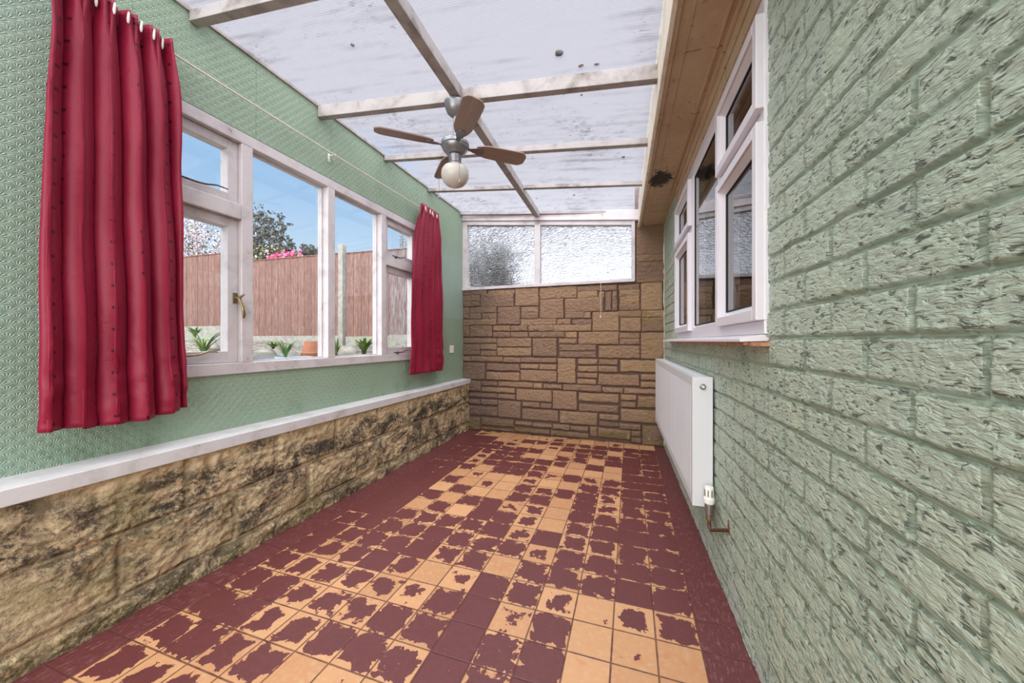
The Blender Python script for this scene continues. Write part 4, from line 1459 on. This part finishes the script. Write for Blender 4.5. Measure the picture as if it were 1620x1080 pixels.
# front panel with shallow vertical channels
prof = []
nch = 48
ch = (RY1 - RY0 - .06) / nch
prof.append((RX0, RY0))
for i in range(nch):
    y0 = RY0 + .03 + i * ch
    prof += [(RX0, y0 + ch * .34), (RX0 + .009, y0 + ch * .44), (RX0 + .009, y0 + ch * .56), (RX0, y0 + ch * .66)]
prof += [(RX0, RY1), (RX0 + .014, RY1), (RX0 + .014, RY0)]
mb = MB()
mb.prism(prof, RZ0 + .045, RZ1 - .045, 'xyz')
mb.box((RX0, RY0, RZ0), (RX0 + .012, RY1, RZ0 + .045)).box((RX0, RY0, RZ1 - .045), (RX0 + .012, RY1, RZ1))
mb.obj('front_panel', M_RAD, rad, bevel=0.0012)
mb = MB()
mb.box((RX0 + .012, RY0 + .004, RZ1 - .010), (RX1, RY1 - .004, RZ1))
for i in range(46):
    y0 = RY0 + .06 + i * .039
    mb.box((RX0 + .024, y0, RZ1), (RX1 - .02, y0 + .022, RZ1 + .0012))
mb.obj('top_grille', M_RAD, rad)
for ya, yb_, nm in ((RY0 - .001, RY0 + .006, 'side_panel'), (RY1 - .006, RY1 + .001, 'side_panel')):
    mb = MB()
    mb.box((RX0 - .001, ya, RZ0 - .002), (RX1 + .003, yb_, RZ1 + .002))
    mb.obj(nm, M_RAD, rad, bevel=0.002)
mb = MB()
mb.box((RX0 + .020, RY0 + .02, RZ0 + .01), (RX1 - .012, RY1 - .02, RZ1 - .015))
mb.obj('convector_core', M_RADDARK, rad)
for yy_ in (RY0 + .12, RY1 - .12):
    mb = MB()
    mb.box((RX1 - .012, yy_ - .015, RZ0 + .05), (XR - .002, yy_ + .015, RZ1 - .10))
    mb.obj('wall_bracket', M_CHROME, rad)
RYM = Matrix.Rotation(math.pi / 2, 4, 'X')
mb = MB()
mb.lathe([(.014, -.002), (.014, .008), (.010, .010), (.010, .014)], seg=20, M=Matrix.Translation((.380, RY0, .880)) @ RYM)
vp = mb.obj('blanking_plug', M_CHROME, rad)
mb = MB()
mb.lathe([(.007, .010), (.006, .024), (.003, .026)], seg=12, M=Matrix.Translation((.380, RY0, .880)) @ RYM)
mb.obj('air_vent', M_OFFWH, vp)
# thermostatic valve
VX, VY = 0.397, 1.872
mb = MB()
mb.lathe([(.010, .285), (.015, .290), (.015, .318), (.019, .320), (.019, .335), (.014, .340)], c=(VX, VY, 0), seg=18)
mb.tube([(VX, VY, .312), (VX, RY0, .312)], 0.010, 12)
valve = mb.obj('valve_body', M_CHROME, rad)
mb = MB()
mb.lathe([(.017, .338), (.022, .342), (.024, .352), (.024, .366), (.020, .370), (.020, .412), (.018, .418), (.004, .420)], c=(VX, VY, 0), seg=24)
mb.obj('valve_head', M_WHITEPL, valve, label='white ribbed thermostat head')
mb = MB()
for i in range(8):
    a = 2 * math.pi * (i + .5) / 8
    mb.box((-.0022, .0185, .376), (.0022, .0212, .406), M=Matrix.Translation((VX, VY, 0)) @ Matrix.Rotation(a, 4, 'Z'))
mb.obj('grip_slots', M_RADDARK, valve)
mb = MB()
mb.lathe([(.013, .262), (.014, .266), (.014, .286), (.012, .288)], c=(VX, VY, 0), seg=8)
mb.obj('compression_nut', M_BRASS, valve)
mb = MB()
pts = [(VX, VY, .270), (VX, VY, .240), (VX + .001, VY - .004, .228), (VX + .006, VY - .020, .224), (VX + .020, VY - .07, .252), (XR + .006, VY - .165, .303)]
mb.tube(pts, 0.0075, 12)
mb.obj('supply_pipe', M_COPPER, rad)

# =================================================================== MOSS CLUMPS lying on the roof sheets
clumps = [(-0.30, 1.80, .020, 0), (0.10, 1.35, .010, 0), (-0.10, 1.36, .012, 1), (-0.32, 2.10, .010, 0), (-0.22, 2.13, .008, 0), (-1.35, 1.55, .010, 0),
          (0.02, 2.90, .013, 0), (-0.45, 3.62, .013, 0), (-0.85, 3.68, .009, 0), (-1.35, 2.95, .008, 0), (-0.20, 1.90, .010, 1), (-0.12, 1.905, .009, 1)]
DESC = ['large round dark moss clump nearest the fan, lying on the translucent roof', 'small dark speck of moss high on the roof close to the cream fascia', 'rusty brown leaf scrap on the nearest roof sheet',
        'dark moss speck on the roof sheet just beyond the big rafter, left one of two', 'dark moss speck on the roof sheet just beyond the big rafter, right one of two', 'small dark speck on the roof sheet left of the spine beam',
        'dark moss clump on the third roof sheet near the fascia', 'dark moss clump on the farthest roof sheet, right of the spine beam', 'tiny moss clump on the farthest roof sheet beside the spine beam', 'tiny dark speck on the roof left of the fan globe',
        'brown leaf scrap resting against the top of the big rafter, left one', 'brown leaf scrap resting against the top of the big rafter, right one']
for i, (x, y, r, kd) in enumerate(clumps):
    mb = MB()
    prof = [(r * .6, 0), (r, r * .15), (r * .9, r * .5), (r * .5, r * .8), (r * .1, r * .9)]
    vs0 = len(mb.v)
    mb.lathe(prof, c=(0, 0, 0), seg=14)
    rr_ = random.Random(i)
    k = [rr_.uniform(.7, 1.3) for _ in range(14)]
    mb.v = [(v[0] * k[j % 14] * (1.6 if kd else 1), v[1] * k[(j * 3) % 14], v[2]) for j, v in enumerate(mb.v)]
    o = mb.obj('leaf_scrap' if kd else 'moss_clump', M_RUST if kd else M_MOSSC, M=Matrix.Translation((x, y, roof_z(x) + .0125)))
    tag(o, DESC[i], 'leaf' if kd else 'moss', 'leaf scraps on the roof' if kd else 'moss clumps on the roof')

# =================================================================== GARDEN BEYOND THE LEFT WINDOW
def P3(u, v, d):
    r = ray(u, v)
    return Vector((r[0] * d, r[1] * d, CAM_H + r[2] * d))


# sloping gravel bank and lower paved strip
gm = MB()
GX = [-2.12, -3.6, -3.62, -5.2, -5.22, -9.5]


def ground_z(x):
    return float(np.interp(-x, [2.1, 3.8, 3.85, 5.6, 7.5, 14], [0.35, 0.40, 0.62, 0.82, 1.10, 1.16]))


NX, NY = 70, 60
xs = np.concatenate([np.linspace(-40, -14, 12)[:-1], np.linspace(-14, -2.1, NX)])
ysg = np.concatenate([np.linspace(-1.0, 14, NY), np.linspace(14, 40, 10)[1:]])
gx, gy = np.meshgrid(xs, ysg, indexing='ij')
gz = np.interp(-gx, [2.1, 3.8, 3.85, 5.6, 7.5, 14], [0.35, 0.40, 0.62, 0.82, 1.10, 1.16]) + (fbm(gx * 1.6, gy * 1.6, 91, 3) - .5) * 0.08
height_mesh('ground_outside', xs, ysg, lambda u, v, h: (u, v, h), gz, {}, M_GRAVEL, kind='structure')
mb = MB()
mb.box((-2.1, 4.35, -.1), (9, 30, 0.0)).box((-2.2, -8, -0.10), (6, 4.35, -0.015))
mb.obj('ground_outside_yard', M_GRAVEL, kind='structure')

# fence line
FA = P3(285, 540, 9.1)
FB = P3(700, 540, 7.0)
fd = Vector((FB.x - FA.x, FB.y - FA.y, 0)).normalized()
fang = math.atan2(fd.y, fd.x)
fn = Vector((-fd.y, fd.x, 0))


def fence_hit(u):
    r = ray(u, 540)
    # FA + t fd = k r
    A = np.array([[fd.x, -r[0]], [fd.y, -r[1]]])
    t, k = np.linalg.solve(A, -np.array([FA.x, FA.y]))
    return t, k


FM = Matrix.Translation((FA.x, FA.y, 0)) @ Matrix.Rotation(fang, 4, 'Z')
fence = empty('fence', FM, label='garden fence of reddish-brown boards with concrete posts beyond the timber window', cat='fence')


def fence_panel(u0, u1, vt0, vb0, label, mat=M_FENCE, back=0.0):
    ta, ka = fence_hit(u0)
    tb, kb = fence_hit(u1)
    _, km = fence_hit((u0 + u1) / 2)
    zt = CAM_H + (540 - vt0) / F_ * km
    zb_ = CAM_H + (540 - vb0) / F_ * km
    x = ta
    bd = MB()
    i = 0
    while x < tb - 0.01:
        w_ = min(0.095, tb - x)
        bd.box((x + .001, back - .010 - (.006 if i % 2 else 0), zb_ + .0), (x + w_ + .006, back + .004 - (.006 if i % 2 else 0), zt - .02 + .004 * math.sin(i * 1.7)))
        x += w_
        i += 1
    root = bd.obj('panel', mat, fence, label=label)
    cp_ = MB()
    cp_.box((ta, back - .03, zt - .02), (tb, back + .03, zt))
    cp_.obj('capping_rail', mat, root, bevel=.003)
    for z in (zb_ + .15, (zb_ + zt) / 2, zt - .2):
        rl = MB()
        rl.box((ta, back + .006, z - .02), (tb, back + .036, z + .02))
        rl.obj('back_rail', mat, root)
    gb = MB()
    gb.box((ta, back - .02, zb_ - .30), (tb, back + .03, zb_))
    gb.obj('gravel_board', M_CONC, root, label='grey concrete gravel board')
    return root


fence_panel(-160, 30, 412, 508, 'reddish-brown boards far to the left, hidden behind the near curtain')
fence_panel(33, 222, 409, 511, 'reddish-brown boards left of the near curtain')
fence_panel(225, 398, 404, 516, 'reddish-brown boards seen past the near curtain, lowest of the row')
fence_panel(401, 536, 406, 531, 'reddish-brown boards below the pink flowers')
fence_panel(548, 616, 397, 532, 'reddish-brown boards just right of the concrete post')
fence_panel(616.3, 700, 391, 529, 'weathered grey-brown boards farthest right', M_FENCE_OLD)
t_, k_ = fence_hit(542)
mb = MB()
zt = CAM_H + (540 - 388) / F_ * k_
mb.box((t_ - .06, -.07, 0.9), (t_ + .06, .05, zt))
mb.obj('post', M_CONC, fence, bevel=.006, label='grey concrete post rising above the panels')
# low block retaining wall in front of the fence, right half
ta, _ = fence_hit(470)
tb, _ = fence_hit(700)
mb = MB()
for rI in range(3):
    x = ta + (0.2 if rI % 2 else 0)
    while x < tb:
        mb.box((x, -.32, .62 + rI * .135), (x + .41, -.14, .62 + rI * .135 + .128))
        x += .42
tag(mb.obj('retaining_wall', M_ROCK, M=Matrix.Translation((FA.x, FA.y, 0)) @ Matrix.Rotation(fang, 4, 'Z'), bevel=.01), 'low pale block wall along the foot of the fence', 'low wall')


def on_ground(u, d, lift=0.0):
    p = P3(u, 540, d)
    return Vector((p.x, p.y, ground_z(p.x) + lift))


# upturned terracotta pot
p = P3(492, 563, 5.0)
mb = MB()
mb.lathe([(.128, 0), (.130, .045), (.116, .050), (.112, .055), (.082, .205), (.078, .21), (.02, .21)], seg=36)
tag(mb.obj('terracotta_pot', M_TERRA, M=Matrix.Translation(p)), 'upturned terracotta flower pot outside below the fence', 'flower pot')
mb = MB()
mb.box((-.75, -.35, -.30), (.35, .35, -.002), M=Matrix.Rotation(.3, 4, 'Z'))
mb.box((-2.2, -.40, -.30), (-.80, .40, -.02), M=Matrix.Rotation(.3, 4, 'Z'))
tag(mb.obj('stone_slab', M_SLAB, M=Matrix.Translation(p), bevel=.02), 'dark grey slab under the terracotta pot, edging the bank', 'slab')
p = P3(465, 566, 4.6)
mb = MB()
mb.lathe([(.17, -.16), (.20, 0), (.21, .005), (.21, .015), (.195, .015), (.16, -.13), (.02, -.13)], seg=36)
tag(mb.obj('plant_tub', M_TUB, M=Matrix.Translation(p)), 'pale blue round tub showing just above the window sill', 'tub')


def rock(name, p, r, seed, label):
    mb = MB()
    rr = random.Random(seed)
    n, m_ = 10, 7
    vs = []
    for j in range(m_):
        ph = math.pi * (j + .5) / m_
        for i in range(n):
            th = 2 * math.pi * i / n
            q = r * rr.uniform(.78, 1.15)
            vs.append((q * math.sin(ph) * math.cos(th) * 1.4, q * math.sin(ph) * math.sin(th), q * math.cos(ph) * .75))
    fs = [(j * n + i, (j + 1) * n + i, (j + 1) * n + (i + 1) % n, j * n + (i + 1) % n) for j in range(m_ - 1) for i in range(n)]
    fs += [tuple(range(n)), tuple((m_ - 1) * n + i for i in reversed(range(n)))]
    mb.add(vs, fs, True)
    tag(mb.obj(name, M_ROCK, M=Matrix.Translation(p), subsurf=1), label, 'rock', 'rocks on the gravel bank')


rock('garden_rock', P3(548, 556, 5.6) + Vector((0, 0, -.04)), .17, 1, 'pale rock at the foot of the concrete post')
rock('garden_rock', P3(332, 545, 6.0) + Vector((0, 0, -.05)), .15, 2, 'pale rock behind the strappy plant near the left casement')
rock('garden_rock', P3(420, 553, 5.6) + Vector((0, 0, -.08)), .14, 3, 'low rock left of the terracotta pot')


def tuft(name, p, h, n, label, mat=M_LEAF, spread=.6, wdt=.012, cat='plant'):
    mb = MB()
    rr = random.Random(hash(label) % 1000 if False else len(label) * 13)
    for i in range(n):
        a = rr.uniform(0, 2 * math.pi)
        hh = h * 1.25 * rr.uniform(.6, 1.05)
        sp = spread * hh * rr.uniform(.3, 1)
        pts = []
        for k in range(6):
            t = k / 5
            pts.append(Vector((math.cos(a) * sp * t ** 1.6, math.sin(a) * sp * t ** 1.6, hh * (t - .25 * t * t * t))))
        side = Vector((-math.sin(a), math.cos(a), 0))
        vs, fs = [], []
        for k, q in enumerate(pts):
            wd = wdt * (1 - (k / 5) ** 2) * .5 + .001
            for sgn, off_ in ((-1, 0), (1, 0), (0, wd * .4)):
                vs.append(q + side * (sgn * wd) + Vector((0, 0, off_)))
        for k in range(5):
            o_ = k * 3
            for a_, b_ in ((0, 2), (2, 1), (1, 0)):
                fs.append((o_ + a_, o_ + b_, o_ + 3 + b_, o_ + 3 + a_))
        mb.add(vs, fs)
    tag(mb.obj(name, mat, M=Matrix.Translation(p)), label, cat, 'plants on the gravel bank')


tuft('strappy_plant', P3(322, 566, 4.4), .36, 34, 'strappy green plant with arching leaves outside the near casement', spread=.9, wdt=.022)
tuft('leafy_plant', P3(308, 534, 6.6), .22, 40, 'small bushy green plant against the fence seen by the near curtain', wdt=.04, spread=.8)
tuft('strappy_plant', P3(452, 569, 4.6), .28, 26, 'bright green strappy tuft left of the terracotta pot', wdt=.022, spread=.7)
tuft('leafy_plant', P3(432, 552, 5.6), .12, 40, 'low spreading green plant on the slab edge', wdt=.035, spread=1.6)
tuft('leafy_plant', P3(532, 566, 4.9), .30, 26, 'upright narrow-leaved plant left of the pale rock', wdt=.022, spread=.4)
tuft('leafy_plant', P3(576, 562, 4.9), .26, 44, 'broad-leaved green plant right of the pale rock', wdt=.055, spread=.8)
tuft('leafy_plant', P3(606, 560, 5.5), .18, 30, 'low broad-leaved plant beside the third window post', wdt=.05, spread=1.1)


def tree(name, base, blobs, leafmat, nleaf, lsize, label, cat, twigs=26, bark=M_BARK, bloom=None, trunk_h=None):
    root = empty(name, Matrix.Translation(base), label=label, cat=cat)
    rr = random.Random(len(label) + nleaf)
    tw = MB()
    top = Vector(blobs[0][0])
    tw.tube([(0, 0, 0), tuple(top * .5 + Vector((.1, 0, 0))), tuple(top)], .06, 8, rs=[.09, .06, .03])
    tips = []
    for i in range(twigs):
        c_, r_ = blobs[i % len(blobs)]
        c_ = Vector(c_)
        d = Vector((rr.gauss(0, 1), rr.gauss(0, 1), rr.gauss(.5, .8))).normalized()
        e = c_ + Vector((d.x * r_[0], d.y * r_[1], d.z * r_[2])) * rr.uniform(.8, 1.12)
        mid = (top * .5).lerp(e, .55) + Vector((rr.uniform(-.1, .1), rr.uniform(-.1, .1), rr.uniform(0, .12)))
        tw.tube([tuple(top * .5), tuple(mid), tuple(e)], .02, 5, rs=[.03, .016, .005])
        tips += [mid.lerp(e, t) for t in (.3, .6, .85, 1.0)]
        for q in range(3):
            e2 = mid.lerp(e, rr.uniform(.3, .9))
            e3 = e2 + Vector((rr.gauss(0, .14), rr.gauss(0, .14), rr.uniform(.05, .25))) * (r_[2] * 1.2)
            tw.tube([tuple(e2), tuple(e3)], .006, 4, rs=[.009, .003])
            tips.append(e3)
    tw.obj('branches', bark, root)

    def leaves(nm, mat, n, size, jitter):
        vs, fs = [], []
        for i in range(n):
            if rr.random() < .55:
                p = rr.choice(tips) + Vector((rr.gauss(0, jitter), rr.gauss(0, jitter), rr.gauss(0, jitter)))
            else:
                c_, r_ = rr.choice(blobs)
                d = Vector((rr.gauss(0, 1), rr.gauss(0, 1), rr.gauss(0, 1))).normalized() * (rr.random() ** .45)
                p = Vector(c_) + Vector((d.x * r_[0], d.y * r_[1], d.z * r_[2]))
            s = size * rr.uniform(.6, 1.3)
            a = Vector((rr.gauss(0, 1), rr.gauss(0, 1), rr.gauss(0, 1))).normalized()
            b2 = a.orthogonal().normalized() * (s * .6)
            k = len(vs)
            vs += [p - a * s, p + b2, p + a * s, p - b2]
            fs.append((k, k + 1, k + 2, k + 3))
        m_ = MB()
        m_.add(vs, fs)
        return m_.obj(nm, mat, root, kind='stuff', fix=False)
    leaves('foliage', leafmat, nleaf, lsize, .06)
    if bloom:
        leaves('blossom', bloom[0], bloom[1], bloom[2], .08)
    return root


def at(u, d):
    q = P3(u, 540, d)
    return Vector((q.x, q.y, 1.1))


tree('blossom_tree', at(312, 12.6), [((0, 0, 3.0), (1.9, .9, 1.35)), ((-1.6, 0, 3.4), (1.3, .9, 1.3)), ((1.0, .2, 2.6), (.8, .7, .9))], M_LEAF2, 900, .05,
     'tree covered in pale blossom behind the fence at the left', 'tree', twigs=44, bloom=(M_BLOSSOM, 6500, .034))
tree('garden_tree', at(412, 16.5), [((0, 0, 4.2), (1.3, 1.0, 2.2)), ((1.2, 0, 3.3), (.8, .8, 1.3)), ((-1.0, 0, 3.9), (.9, .8, 1.9))], M_LEAFD, 6500, .075,
     'dense dusky grey-green tree behind the fence, centre of the window', 'tree', twigs=46)
tree('flowering_shrub', at(424, 10.6), [((0, 0, 2.35), (.75, .45, .50)), ((-.55, 0, 2.5), (.4, .4, .45))], M_LEAF2, 2200, .05,
     'olive shrub with scattered pale blossom just behind the fence', 'shrub', twigs=18, bloom=(M_BLOSSOM, 500, .04))
tree('pink_flower_bush', at(452, 9.2), [((-.28, 0, 2.16), (.26, .2, .10)), ((.24, 0, 2.22), (.24, .2, .10))], M_LEAF, 160, .04,
     'bright pink flowers showing over the top of the fence', 'flowers', twigs=14, bloom=(M_PINK, 340, .042))
tree('distant_tree', at(492, 26), [((0, 0, 6.45), (.75, .8, .6))], M_LEAFD, 1500, .10,
     'small round distant treetop above the fence left of the second window post', 'tree', twigs=16)
tree('distant_tree', at(640, 24), [((0.6, 0, 6.8), (1.2, 1, .8))], M_LEAF2, 120, .05,
     'bare twiggy treetop seen in the top right casement', 'tree', twigs=34)

# shrub beyond the obscured back window
pb = P3(778, 430, 5.6)
tree('garden_shrub', Vector((pb.x, pb.y, 0.0)), [((0, 0, 2.15), (.34, .4, .75)), ((.25, .1, 1.5), (.4, .4, .6)), ((-.25, 0, 1.7), (.34, .4, 1.0))], M_LEAFD, 2600, .05,
     'dark shrub blurred behind the left obscured pane', 'shrub', twigs=24)
